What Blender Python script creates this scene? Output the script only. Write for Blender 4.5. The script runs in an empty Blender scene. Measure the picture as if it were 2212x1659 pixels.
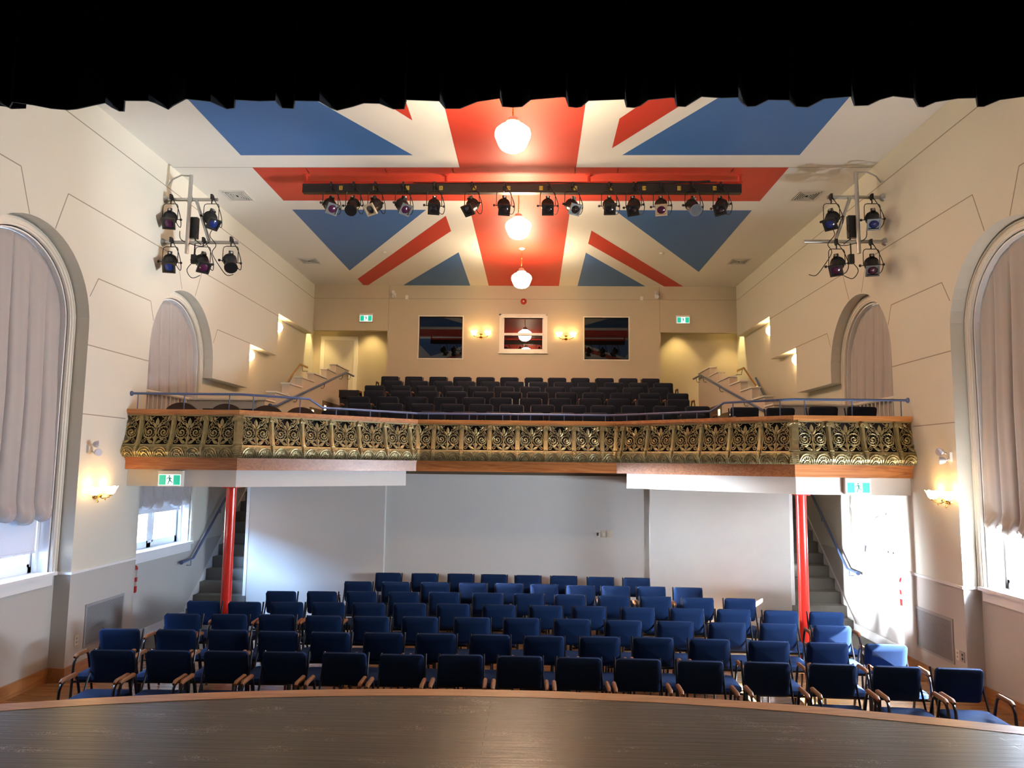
import bpy, bmesh, math, random
from mathutils import Vector, Matrix
from mathutils.geometry import tessellate_polygon
random.seed(4)
PI = math.pi
S = bpy.context.scene
COL = S.collection

# ------------------------------------------------------------------ camera, world, sun, exposure
H = 2.6
FL, PITCH, YAW, ROLL, CX = 1599.22, 0.1079, 0.029225, 0.011689, 0.2629
fw = Vector((-math.sin(YAW)*math.cos(PITCH), math.cos(YAW)*math.cos(PITCH), math.sin(PITCH)))
rt = Vector((math.cos(YAW), math.sin(YAW), 0)); up = rt.cross(fw)
rt2 = math.cos(ROLL)*rt + math.sin(ROLL)*up; up2 = -math.sin(ROLL)*rt + math.cos(ROLL)*up
cam = bpy.data.cameras.new('camera'); camo = bpy.data.objects.new('camera', cam); COL.objects.link(camo)
cam.sensor_width = 36; cam.lens = FL/2212*36; cam.clip_start = .05; cam.clip_end = 200
Mx = Matrix((rt2, up2, -fw)).transposed().to_4x4(); Mx.translation = (CX, 0, H)
camo.matrix_world = Mx
S.camera = camo
S.view_settings.view_transform = 'Standard'; S.view_settings.look = 'None'
S.view_settings.exposure = 1.3; S.view_settings.gamma = 1; S.view_settings.use_curve_mapping = False
cy = S.cycles
cy.max_bounces = 6; cy.diffuse_bounces = 4; cy.glossy_bounces = 3; cy.transmission_bounces = 3; cy.transparent_max_bounces = 6
cy.caustics_reflective = False; cy.caustics_refractive = False; cy.sample_clamp_indirect = 6; cy.sample_clamp_direct = 0
cy.use_denoising = True; cy.use_adaptive_sampling = True; cy.adaptive_threshold = 0.02

world = bpy.data.worlds.new('world'); S.world = world; world.use_nodes = True
bg = world.node_tree.nodes['Background']; bg.inputs[0].default_value = (.42, .63, 1, 1); bg.inputs[1].default_value = 3.0

def light(name, kind, loc, power, color, **kw):
    d = bpy.data.lights.new(name, kind); o = bpy.data.objects.new(name, d); COL.objects.link(o)
    o.location = loc; d.energy = power; d.color = color
    tgt = kw.pop('aim', None)
    for k, v in kw.items(): setattr(d, k, v)
    if tgt is not None: o.rotation_euler = (Vector(tgt)-Vector(loc)).to_track_quat('-Z', 'Y').to_euler()
    return o
light('sun', 'SUN', (20, 0, 20), 110, (1, .95, .86), angle=.01, aim=(20-.84, .22, 20-.56))
W = 5.22; XN = 5.42; XO = 5.72; ZC = 7.0; YB = 17.98
WY = (7.8, 11.35)                                   # centres of the two window bays
for yc, pw in ((WY[0], 2800), (WY[1], 300)):
    light('sky_light', 'AREA', (-7.9, yc, 3.6), pw, (.40, .63, 1), shape='RECTANGLE', size=3.0, size_y=2.2, aim=(0, yc, .2))
for yc, pw in ((WY[0], 780), (WY[1], 35)):
    light('sky_light', 'AREA', (6.0, yc, 1.75), pw, (.80, .90, 1), shape='RECTANGLE', size=1.7, size_y=1.2, aim=(0, yc, 1.35))
# added spots standing in for sunlight bounced up at the right window
light('bounce_fill_spot', 'SPOT', (5.2, 8.1, 1.36), 1100, (.92, .97, 1), spot_size=.42, spot_blend=1, shadow_soft_size=.06, aim=(-5.0, 10.6, 6.4))
light('bounce_fill_spot', 'SPOT', (5.15, 8.3, 1.36), 115, (.92, .97, 1), spot_size=2.2, spot_blend=1, shadow_soft_size=.12, aim=(1.0, 10.0, 7))
light('stair_fill_light', 'AREA', (6.0, 10.85, 2.0), 90, (1, .98, .92), shape='RECTANGLE', size=.5, size_y=.5, spread=.6, aim=(4.95, 13.4, 1.0))  # added lamp outside the right window to brighten the right stairs
light('wall_fill_light', 'AREA', (-6.1, 10.95, 1.70), 150, (.95, .98, 1), shape='RECTANGLE', size=.8, size_y=.8, spread=.33, aim=(5.4, 11.5, 1.35))  # added narrow beam through the left window to brighten the right wall

# ------------------------------------------------------------------ materials
def mat(name, col, rough=.6, metal=0, spec=.5, noise=0, nscale=8, bump=0, bscale=60, emis=None, estr=0, coat=0, sheen=0, col2=None):
    m = bpy.data.materials.new(name); m.use_nodes = True; nt = m.node_tree; b = nt.nodes['Principled BSDF']
    b.inputs['Base Color'].default_value = (*col, 1); b.inputs['Roughness'].default_value = rough
    b.inputs['Metallic'].default_value = metal; b.inputs['Specular IOR Level'].default_value = spec
    if coat: b.inputs['Coat Weight'].default_value = coat; b.inputs['Coat Roughness'].default_value = .15
    if sheen: b.inputs['Sheen Weight'].default_value = sheen
    tc = nt.nodes.new('ShaderNodeTexCoord')
    if noise or col2:
        n = nt.nodes.new('ShaderNodeTexNoise'); n.inputs['Scale'].default_value = nscale; n.inputs['Detail'].default_value = 4
        nt.links.new(tc.outputs['Object'], n.inputs['Vector'])
        mx = nt.nodes.new('ShaderNodeMix'); mx.data_type = 'RGBA'
        c2 = col2 if col2 else tuple(max(0, c*(1-noise)) for c in col)
        mx.inputs[6].default_value = (*col, 1); mx.inputs[7].default_value = (*c2, 1)
        nt.links.new(n.outputs[0], mx.inputs[0]); nt.links.new(mx.outputs[2], b.inputs['Base Color'])
    if bump:
        n2 = nt.nodes.new('ShaderNodeTexNoise'); n2.inputs['Scale'].default_value = bscale; n2.inputs['Detail'].default_value = 3
        nt.links.new(tc.outputs['Object'], n2.inputs['Vector'])
        bp = nt.nodes.new('ShaderNodeBump'); bp.inputs['Strength'].default_value = bump; bp.inputs['Distance'].default_value = .01
        nt.links.new(n2.outputs[0], bp.inputs['Height']); nt.links.new(bp.outputs[0], b.inputs['Normal'])
    if emis: b.inputs['Emission Color'].default_value = (*emis, 1); b.inputs['Emission Strength'].default_value = estr
    return m

def wood(name, c1, c2, axis=0, rough=.35, scale=1.0, dist=3.0, coat=.15):
    """long grain along the given local axis"""
    m = bpy.data.materials.new(name); m.use_nodes = True; nt = m.node_tree; b = nt.nodes['Principled BSDF']
    tc = nt.nodes.new('ShaderNodeTexCoord'); mp = nt.nodes.new('ShaderNodeMapping')
    sc = [9*scale]*3; sc[axis] = .7*scale; mp.inputs['Scale'].default_value = sc
    nt.links.new(tc.outputs['Object'], mp.inputs[0])
    n = nt.nodes.new('ShaderNodeTexNoise'); n.inputs['Scale'].default_value = 1.3; n.inputs['Detail'].default_value = 6; n.inputs['Distortion'].default_value = dist
    nt.links.new(mp.outputs[0], n.inputs['Vector'])
    cr = nt.nodes.new('ShaderNodeValToRGB'); cr.color_ramp.elements[0].position = .35; cr.color_ramp.elements[1].position = .65
    cr.color_ramp.elements[0].color = (*c1, 1); cr.color_ramp.elements[1].color = (*c2, 1)
    nt.links.new(n.outputs[0], cr.inputs[0]); nt.links.new(cr.outputs[0], b.inputs['Base Color'])
    b.inputs['Roughness'].default_value = rough; b.inputs['Coat Weight'].default_value = coat; b.inputs['Coat Roughness'].default_value = .2
    return m

def planks(name, c1, c2, width, length, rough, gap, gapcol, scuff=None, spec=.5):
    """boards running along X"""
    m = bpy.data.materials.new(name); m.use_nodes = True; nt = m.node_tree; b = nt.nodes['Principled BSDF']; L = nt.links.new
    tc = nt.nodes.new('ShaderNodeTexCoord')
    br = nt.nodes.new('ShaderNodeTexBrick'); L(tc.outputs['Object'], br.inputs['Vector'])
    br.inputs['Scale'].default_value = 1; br.inputs['Brick Width'].default_value = length; br.inputs['Row Height'].default_value = width
    br.inputs['Mortar Size'].default_value = gap; br.inputs['Mortar Smooth'].default_value = .3; br.inputs['Bias'].default_value = 0
    br.inputs['Color1'].default_value = (*c1, 1); br.inputs['Color2'].default_value = (*c2, 1); br.inputs['Mortar'].default_value = (*gapcol, 1)
    br.offset = .37; br.offset_frequency = 2
    mp = nt.nodes.new('ShaderNodeMapping'); mp.inputs['Scale'].default_value = (1.2, 22, 1); L(tc.outputs['Object'], mp.inputs[0])
    n = nt.nodes.new('ShaderNodeTexNoise'); n.inputs['Scale'].default_value = 2.2; n.inputs['Detail'].default_value = 6; L(mp.outputs[0], n.inputs['Vector'])
    mx = nt.nodes.new('ShaderNodeMix'); mx.data_type = 'RGBA'; mx.blend_type = 'MULTIPLY'; mx.inputs[0].default_value = .75
    cr = nt.nodes.new('ShaderNodeValToRGB'); cr.color_ramp.elements[0].color = (.45, .42, .4, 1); cr.color_ramp.elements[0].position = .3
    cr.color_ramp.elements[1].color = (1.15, 1.1, 1.05, 1); cr.color_ramp.elements[1].position = .7
    L(n.outputs[0], cr.inputs[0]); L(br.outputs['Color'], mx.inputs[6]); L(cr.outputs[0], mx.inputs[7])
    out = mx.outputs[2]
    if scuff:
        mp2 = nt.nodes.new('ShaderNodeMapping'); mp2.inputs['Scale'].default_value = (2.0, 5.0, 1); L(tc.outputs['Object'], mp2.inputs[0])
        s1 = nt.nodes.new('ShaderNodeTexNoise'); s1.inputs['Scale'].default_value = 1.4; s1.inputs['Detail'].default_value = 2; L(mp2.outputs[0], s1.inputs['Vector'])
        s2 = nt.nodes.new('ShaderNodeTexNoise'); s2.inputs['Scale'].default_value = 16; s2.inputs['Detail'].default_value = 8; s2.inputs['Distortion'].default_value = 2.5; L(mp2.outputs[0], s2.inputs['Vector'])
        r1 = nt.nodes.new('ShaderNodeMapRange'); r1.inputs[1].default_value = .58; r1.inputs[2].default_value = .70; L(s1.outputs[0], r1.inputs[0])
        r2 = nt.nodes.new('ShaderNodeMapRange'); r2.inputs[1].default_value = .56; r2.inputs[2].default_value = .66; L(s2.outputs[0], r2.inputs[0])
        mu = nt.nodes.new('ShaderNodeMath'); mu.operation = 'MULTIPLY'; L(r1.outputs[0], mu.inputs[0]); L(r2.outputs[0], mu.inputs[1])
        m2 = nt.nodes.new('ShaderNodeMix'); m2.data_type = 'RGBA'; L(mu.outputs[0], m2.inputs[0]); L(out, m2.inputs[6]); m2.inputs[7].default_value = (*scuff, 1)
        out = m2.outputs[2]
    L(out, b.inputs['Base Color'])
    b.inputs['Specular IOR Level'].default_value = spec
    rr = nt.nodes.new('ShaderNodeMapRange'); rr.inputs[3].default_value = rough*.8; rr.inputs[4].default_value = rough*1.25; L(n.outputs[0], rr.inputs[0]); L(rr.outputs[0], b.inputs['Roughness'])
    bp = nt.nodes.new('ShaderNodeBump'); bp.inputs['Strength'].default_value = .5; bp.inputs['Distance'].default_value = .004
    iv = nt.nodes.new('ShaderNodeMath'); iv.operation = 'MULTIPLY_ADD'; iv.inputs[1].default_value = -1; L(br.outputs['Fac'], iv.inputs[0]); L(n.outputs[0], iv.inputs[2])
    L(iv.outputs[0], bp.inputs['Height']); L(bp.outputs[0], b.inputs['Normal'])
    return m

M = {}
M['wall'] = mat('wall_paint', (.67, .65, .565), .55, noise=.05, nscale=2, bump=.05)
M['wall_low'] = mat('wall_paint_grey', (.50, .485, .455), .55, noise=.05, nscale=2, bump=.05)
M['wall_back_low'] = mat('wall_paint_pale_grey', (.62, .60, .57), .6, noise=.04, nscale=2, bump=.05)
M['line'] = mat('joint_groove', (.30, .26, .21), .8)  # dark colour of the stone joints and ceiling seams
M['white'] = mat('ceiling_white', (.83, .81, .76), .6, noise=.02)
M['red'] = mat('ceiling_red', (.60, .05, .028), .55, noise=.06, nscale=3)
M['blue'] = mat('ceiling_blue', (.055, .17, .44), .55, noise=.06, nscale=3)
M['trim'] = mat('trim_white', (.74, .70, .62), .35, noise=.03)
M['trim_cool'] = mat('trim_cool_white', (.80, .80, .80), .35)
M['base_wood'] = wood('baseboard_wood', (.34, .15, .05), (.48, .23, .085), 1, .35)
M['cap_wood'] = wood('cap_wood', (.34, .13, .04), (.50, .22, .07), 0, .28)
M['fascia_wood'] = wood('fascia_wood', (.27, .085, .022), (.45, .17, .055), 0, .32, .8, 5)
M['nosing'] = wood('nosing_wood', (.40, .20, .085), (.55, .30, .14), 0, .35)
M['floor'] = planks('floor_boards', (.42, .23, .095), (.30, .15, .06), .057, 1.1, .22, .0015, (.08, .04, .02), spec=.55)
M['stage'] = planks('stage_boards', (.084, .078, .058), (.066, .061, .047), .062, 3.0, .31, .003, (.006, .005, .004), scuff=(.55, .53, .48), spec=.55)
M['carpet'] = mat('carpet_grey', (.20, .19, .165), .95, noise=.3, nscale=120, bump=.4, bscale=200)
M['carpet_brown'] = mat('carpet_brown', (.13, .09, .05), .95, noise=.3, nscale=120, bump=.4, bscale=200)
M['black'] = mat('black_drape', (.004, .004, .006), .9, sheen=.1)
M['velvet'] = mat('black_velvet', (.006, .007, .012), .85, sheen=.25)
M['brass'] = mat('antique_brass', (.42, .355, .185), .42, .7, noise=.45, nscale=25, bump=.35, bscale=50)
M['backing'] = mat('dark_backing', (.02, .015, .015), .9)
M['polebrass'] = mat('polished_brass', (.80, .55, .20), .22, 1)
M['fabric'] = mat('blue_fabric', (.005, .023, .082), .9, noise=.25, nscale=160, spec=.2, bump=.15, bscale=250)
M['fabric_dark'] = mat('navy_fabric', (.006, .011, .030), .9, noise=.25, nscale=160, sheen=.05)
M['tube'] = mat('dark_tube', (.020, .019, .024), .28, .5)
M['arm'] = wood('armrest_wood', (.12, .045, .015), (.20, .08, .028), 1, .5, 3, 3, 0)
M['brown_fabric'] = mat('brown_fabric', (.075, .052, .045), .9, noise=.2, nscale=150)
M['rail'] = mat('blue_rail_paint', (.085, .13, .27), .3, .1)
M['redpole'] = mat('red_gloss_paint', (.62, .028, .018), .25, coat=.4)
M['redpipe'] = mat('red_pipe_paint', (.55, .05, .03), .45)
M['pipe'] = mat('galvanised_pipe', (.55, .55, .53), .32, .85, noise=.15, nscale=30)
M['lampbody'] = mat('lamp_black', (.022, .022, .024), .35, .3)
M['lampbody2'] = mat('lamp_bronze', (.035, .028, .024), .3, .5)
M['gel_blue'] = mat('gel_blue', (.015, .03, .16), .1, coat=.6)
M['gel_purple'] = mat('gel_purple', (.06, .012, .045), .1, coat=.6)
M['gel_dark'] = mat('gel_dark', (.012, .012, .018), .08, coat=.7)
M['gel_frame'] = mat('gel_frame_grey', (.10, .11, .11), .4, .5)
M['gel_card'] = mat('gel_frame_tan', (.42, .35, .25), .5)
M['cable'] = mat('cable_black', (.012, .012, .012), .6)
M['globe'] = mat('opal_glass', (.9, .85, .75), .3, emis=(1, .76, .48), estr=60)
M['shade'] = mat('frosted_shade', (.9, .8, .6), .3, emis=(1, .60, .22), estr=6)
M['bulb'] = mat('warm_bulb', (.9, .8, .6), .3, emis=(1, .66, .3), estr=28)
M['disc'] = mat('wall_light_glass', (.9, .8, .6), .3, emis=(1, .62, .28), estr=22)
M['steplight'] = mat('step_light_glass', (.9, .8, .5), .3, emis=(1, .80, .40), estr=4)
M['exit_green'] = mat('exit_green', (.02, .35, .25), .4, emis=(.0, .40, .25), estr=.42)
M['exit_white'] = mat('exit_white', (.8, .85, .85), .4, emis=(.70, 1, .95), estr=.5)
M['exit_dark'] = mat('exit_figure', (.0, .22, .18), .4)
M['plastic'] = mat('white_plastic', (.72, .70, .66), .4)
M['plastic_grey'] = mat('grey_plastic', (.32, .32, .33), .4)
M['slot'] = mat('dark_slot', (.03, .03, .03), .7)
M['grille'] = mat('grille_grey', (.36, .36, .37), .5, .3)
M['grille_gap'] = mat('grille_gap', (.14, .14, .15), .7)
M['bell'] = mat('bell_red', (.42, .03, .02), .4)
M['ext_red'] = mat('extinguisher_red', (.50, .02, .02), .25, coat=.4)
M['ext_label'] = mat('extinguisher_label', (.55, .54, .52), .4)
M['chrome'] = mat('bright_metal', (.7, .7, .7), .2, 1)
M['yellow'] = mat('yellow_tag', (.55, .42, .06), .5)
M['drape'] = mat('mauve_drape', (.41, .385, .375), .75, noise=.08, nscale=6, sheen=.3)
M['brick'] = bpy.data.materials.new('brick')
M['silver'] = mat('silver_shade', (.55, .55, .62), .4)

def glassmat(name, tint, gloss, rough=.0):
    m = bpy.data.materials.new(name); m.use_nodes = True; nt = m.node_tree; nt.nodes.remove(nt.nodes['Principled BSDF'])
    t = nt.nodes.new('ShaderNodeBsdfTransparent'); t.inputs[0].default_value = (*tint, 1)
    g = nt.nodes.new('ShaderNodeBsdfGlossy'); g.inputs['Roughness'].default_value = rough
    x = nt.nodes.new('ShaderNodeMixShader'); x.inputs[0].default_value = gloss
    nt.links.new(t.outputs[0], x.inputs[1]); nt.links.new(g.outputs[0], x.inputs[2]); nt.links.new(x.outputs[0], nt.nodes['Material Output'].inputs[0])
    return m
M['glass'] = glassmat('window_glass', (.95, .97, 1), .05)
M['booth'] = glassmat('booth_glass', (.10, .12, .12), .13)
m = M['blind'] = bpy.data.materials.new('roller_blind_cloth'); m.use_nodes = True; nt = m.node_tree
nt.nodes.remove(nt.nodes['Principled BSDF'])
d_ = nt.nodes.new('ShaderNodeBsdfDiffuse'); d_.inputs[0].default_value = (.72, .72, .74, 1)
t_ = nt.nodes.new('ShaderNodeBsdfTranslucent'); t_.inputs[0].default_value = (.65, .68, .75, 1)
x_ = nt.nodes.new('ShaderNodeMixShader'); x_.inputs[0].default_value = .07
nt.links.new(d_.outputs[0], x_.inputs[1]); nt.links.new(t_.outputs[0], x_.inputs[2]); nt.links.new(x_.outputs[0], nt.nodes['Material Output'].inputs[0])
b_ = M['brick']; b_.use_nodes = True; nt = b_.node_tree; bt = nt.nodes.new('ShaderNodeTexBrick'); tcx = nt.nodes.new('ShaderNodeTexCoord')
mpx = nt.nodes.new('ShaderNodeMapping'); mpx.inputs['Rotation'].default_value = (PI/2, 0, PI/2); nt.links.new(tcx.outputs['Object'], mpx.inputs[0]); nt.links.new(mpx.outputs[0], bt.inputs[0])
bt.inputs['Scale'].default_value = 1; bt.inputs['Brick Width'].default_value = .5; bt.inputs['Row Height'].default_value = .16; bt.inputs['Mortar Size'].default_value = .012
bt.inputs['Color1'].default_value = (.17, .12, .10, 1); bt.inputs['Color2'].default_value = (.11, .075, .06, 1); bt.inputs['Mortar'].default_value = (.26, .25, .24, 1)
nt.links.new(bt.outputs['Color'], nt.nodes['Principled BSDF'].inputs['Base Color'])

# ------------------------------------------------------------------ mesh helpers
class MB:
    def __init__(s): s.v = []; s.f = []; s.m = []; s.T = Matrix.Identity(4)
    def pt(s, p): s.v.append(tuple(s.T @ Vector(p))); return len(s.v)-1
    def face(s, idx, mi=0): s.f.append(tuple(idx)); s.m.append(mi)
    def quad(s, pts, mi=0): s.face([s.pt(p) for p in pts], mi)
    def box(s, x0, x1, y0, y1, z0, z1, mi=0):
        if x0 > x1: x0, x1 = x1, x0
        if y0 > y1: y0, y1 = y1, y0
        if z0 > z1: z0, z1 = z1, z0
        i = [s.pt(p) for p in ((x0,y0,z0),(x1,y0,z0),(x1,y1,z0),(x0,y1,z0),(x0,y0,z1),(x1,y0,z1),(x1,y1,z1),(x0,y1,z1))]
        for q in ((0,3,2,1),(4,5,6,7),(0,1,5,4),(1,2,6,5),(2,3,7,6),(3,0,4,7)): s.face([i[k] for k in q], mi)
    def tube(s, path, r, n=8, mi=0, flat=1.0, caps=True, closed=False):
        P = [Vector(p) for p in path]; rings = []; prev = None
        for k, p in enumerate(P):
            if closed: t = P[(k+1) % len(P)]-P[k-1]
            else: t = P[min(k+1, len(P)-1)]-P[max(k-1, 0)]
            if t.length < 1e-9: t = Vector((0, 0, 1))
            t.normalize()
            if prev is None:
                a = Vector((0, 1, 0)) if abs(t.y) < .9 else Vector((1, 0, 0))
                a = (a-t*a.dot(t)).normalized()
            else:
                a = prev-t*prev.dot(t); a = a.normalized() if a.length > 1e-6 else prev
            prev = a; b = t.cross(a)
            rr = r[k] if isinstance(r, (list, tuple)) else r
            rings.append([s.pt(p+a*(math.cos(2*PI*j/n+PI/n)*rr*flat)+b*(math.sin(2*PI*j/n+PI/n)*rr)) for j in range(n)])
        m_ = len(rings)
        for k in range(m_ if closed else m_-1):
            A, B = rings[k], rings[(k+1) % m_]
            for j in range(n): s.face((A[j], A[(j+1) % n], B[(j+1) % n], B[j]), mi)
        if caps and not closed: s.face(rings[0][::-1], mi); s.face(rings[-1], mi)
    def lathe(s, prof, n=16, mi=0, axis='z', o=(0, 0, 0)):
        rings = []
        for r, z in prof:
            ring = []
            for j in range(n):
                a = 2*PI*j/n; c_, s_ = math.cos(a)*max(r, 1e-4), math.sin(a)*max(r, 1e-4)
                p = {'z': (c_, s_, z), 'y': (c_, z, s_), 'x': (z, c_, s_)}[axis]
                ring.append(s.pt((p[0]+o[0], p[1]+o[1], p[2]+o[2])))
            rings.append(ring)
        for A, B in zip(rings, rings[1:]):
            for j in range(n): s.face((A[j], A[(j+1) % n], B[(j+1) % n], B[j]), mi)
        s.face(rings[0][::-1], mi); s.face(rings[-1], mi)
    def prism(s, loops, plane, a, b, mi=0, mside=None):
        """loops: outer then holes, 2D; plane 'yz' extrudes along x from a to b, 'xz' along y, 'xy' along z"""
        mk = {'yz': lambda p, t: (t, p[0], p[1]), 'xz': lambda p, t: (p[0], t, p[1]), 'xy': lambda p, t: (p[0], p[1], t)}[plane]
        mside = mi if mside is None else mside
        flatp = [p for l in loops for p in l]
        tris = tessellate_polygon([[Vector((p[0], p[1], 0)) for p in l] for l in loops])
        ia = [s.pt(mk(p, a)) for p in flatp]; ib = [s.pt(mk(p, b)) for p in flatp]
        for t in tris: s.face([ia[k] for k in t], mi); s.face([ib[k] for k in t][::-1], mi)
        o = 0
        for l in loops:
            n = len(l)
            for k in range(n): s.face((ia[o+k], ia[o+(k+1) % n], ib[o+(k+1) % n], ib[o+k]), mside)
            o += n
    def cushion(s, w, d, h, r=.05, puff=.01, mi=0, o=(0, 0, 0), nu=8, M_=None):
        """rounded pad: rounded-rectangle plan w x d, thickness h"""
        def outline(inset):
            pts = []; rr = max(r-inset, .004); hw, hd = w/2-inset, d/2-inset
            for cxx, cyy, a0 in ((hw-rr, hd-rr, 0), (-hw+rr, hd-rr, PI/2), (-hw+rr, -hd+rr, PI), (hw-rr, -hd+rr, 3*PI/2)):
                for k in range(5): a = a0+k*PI/8; pts.append((cxx+rr*math.cos(a), cyy+rr*math.sin(a)))
            return pts
        lv = [(.012, 0), (.0, h*.2), (0, h*.8), (.012, h), (.06, h+puff)]
        rings = []
        for ins, z in lv:
            rings.append([s.pt((M_ @ Vector((p[0], p[1], z)) if M_ else Vector((p[0], p[1], z)))+Vector(o)) for p in outline(ins)])
        n = 20
        for A, B in zip(rings, rings[1:]):
            for j in range(n): s.face((A[j], A[(j+1) % n], B[(j+1) % n], B[j]), mi)
        s.face(rings[0][::-1], mi); s.face(rings[-1], mi)
    def mesh(s, name, mats, smooth=False, fix=True):
        me = bpy.data.meshes.new(name); me.from_pydata(s.v, [], s.f)
        for m_ in mats: me.materials.append(m_)
        me.polygons.foreach_set('material_index', s.m)
        if fix:
            bm = bmesh.new(); bm.from_mesh(me); bmesh.ops.recalc_face_normals(bm, faces=bm.faces); bm.to_mesh(me); bm.free()
        if smooth:
            me.polygons.foreach_set('use_smooth', [True]*len(me.polygons))
            try: me.set_sharp_from_angle(angle=math.radians(40))
            except Exception: pass
        me.update(); return me
    def build(s, name, mats, parent=None, smooth=False, loc=None):
        if not isinstance(mats, (list, tuple)): mats = [mats]
        o = bpy.data.objects.new(name, s.mesh(name, mats, smooth)); COL.objects.link(o)
        if parent: o.parent = parent
        if loc is not None: o.location = loc
        return o

def smooth(P, n=5):
    P = [Vector(p) for p in P]; out = []
    for i in range(len(P)-1):
        a, b, c, d = P[max(i-1, 0)], P[i], P[i+1], P[min(i+2, len(P)-1)]
        for k in range(n):
            t = k/n; out.append(.5*((2*b)+(c-a)*t+(2*a-5*b+4*c-d)*t*t+(3*b-a-3*c+d)*t*t*t))
    return out+[P[-1]]
def tag(o, label=None, cat=None, group=None, kind=None):
    if label: o['label'] = label
    if cat: o['category'] = cat
    if group: o['group'] = group
    if kind: o['kind'] = kind
    return o
def thing(name, loc, label, cat, group=None, rz=0, kind=None):
    o = bpy.data.objects.new(name, None); COL.objects.link(o); o.location = loc; o.rotation_euler = (0, 0, rz); o.empty_display_size = .1
    return tag(o, label, cat, group, kind)
def struct(o): o['kind'] = 'structure'; return o
def copy_tree(o, parent=None):
    c = o.copy(); COL.objects.link(c)
    if parent: c.parent = parent
    for ch in list(o.children): copy_tree(ch, c)
    return c
def arc(cx_, cy_, r, a0, a1, n): return [(cx_+r*math.cos(a0+(a1-a0)*k/n), cy_+r*math.sin(a0+(a1-a0)*k/n)) for k in range(n+1)]
ORD = ['first', 'second', 'third', 'fourth', 'fifth', 'sixth', 'seventh', 'eighth', 'ninth', 'tenth', 'eleventh', 'twelfth', 'thirteenth', 'fourteenth', 'fifteenth']

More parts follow.
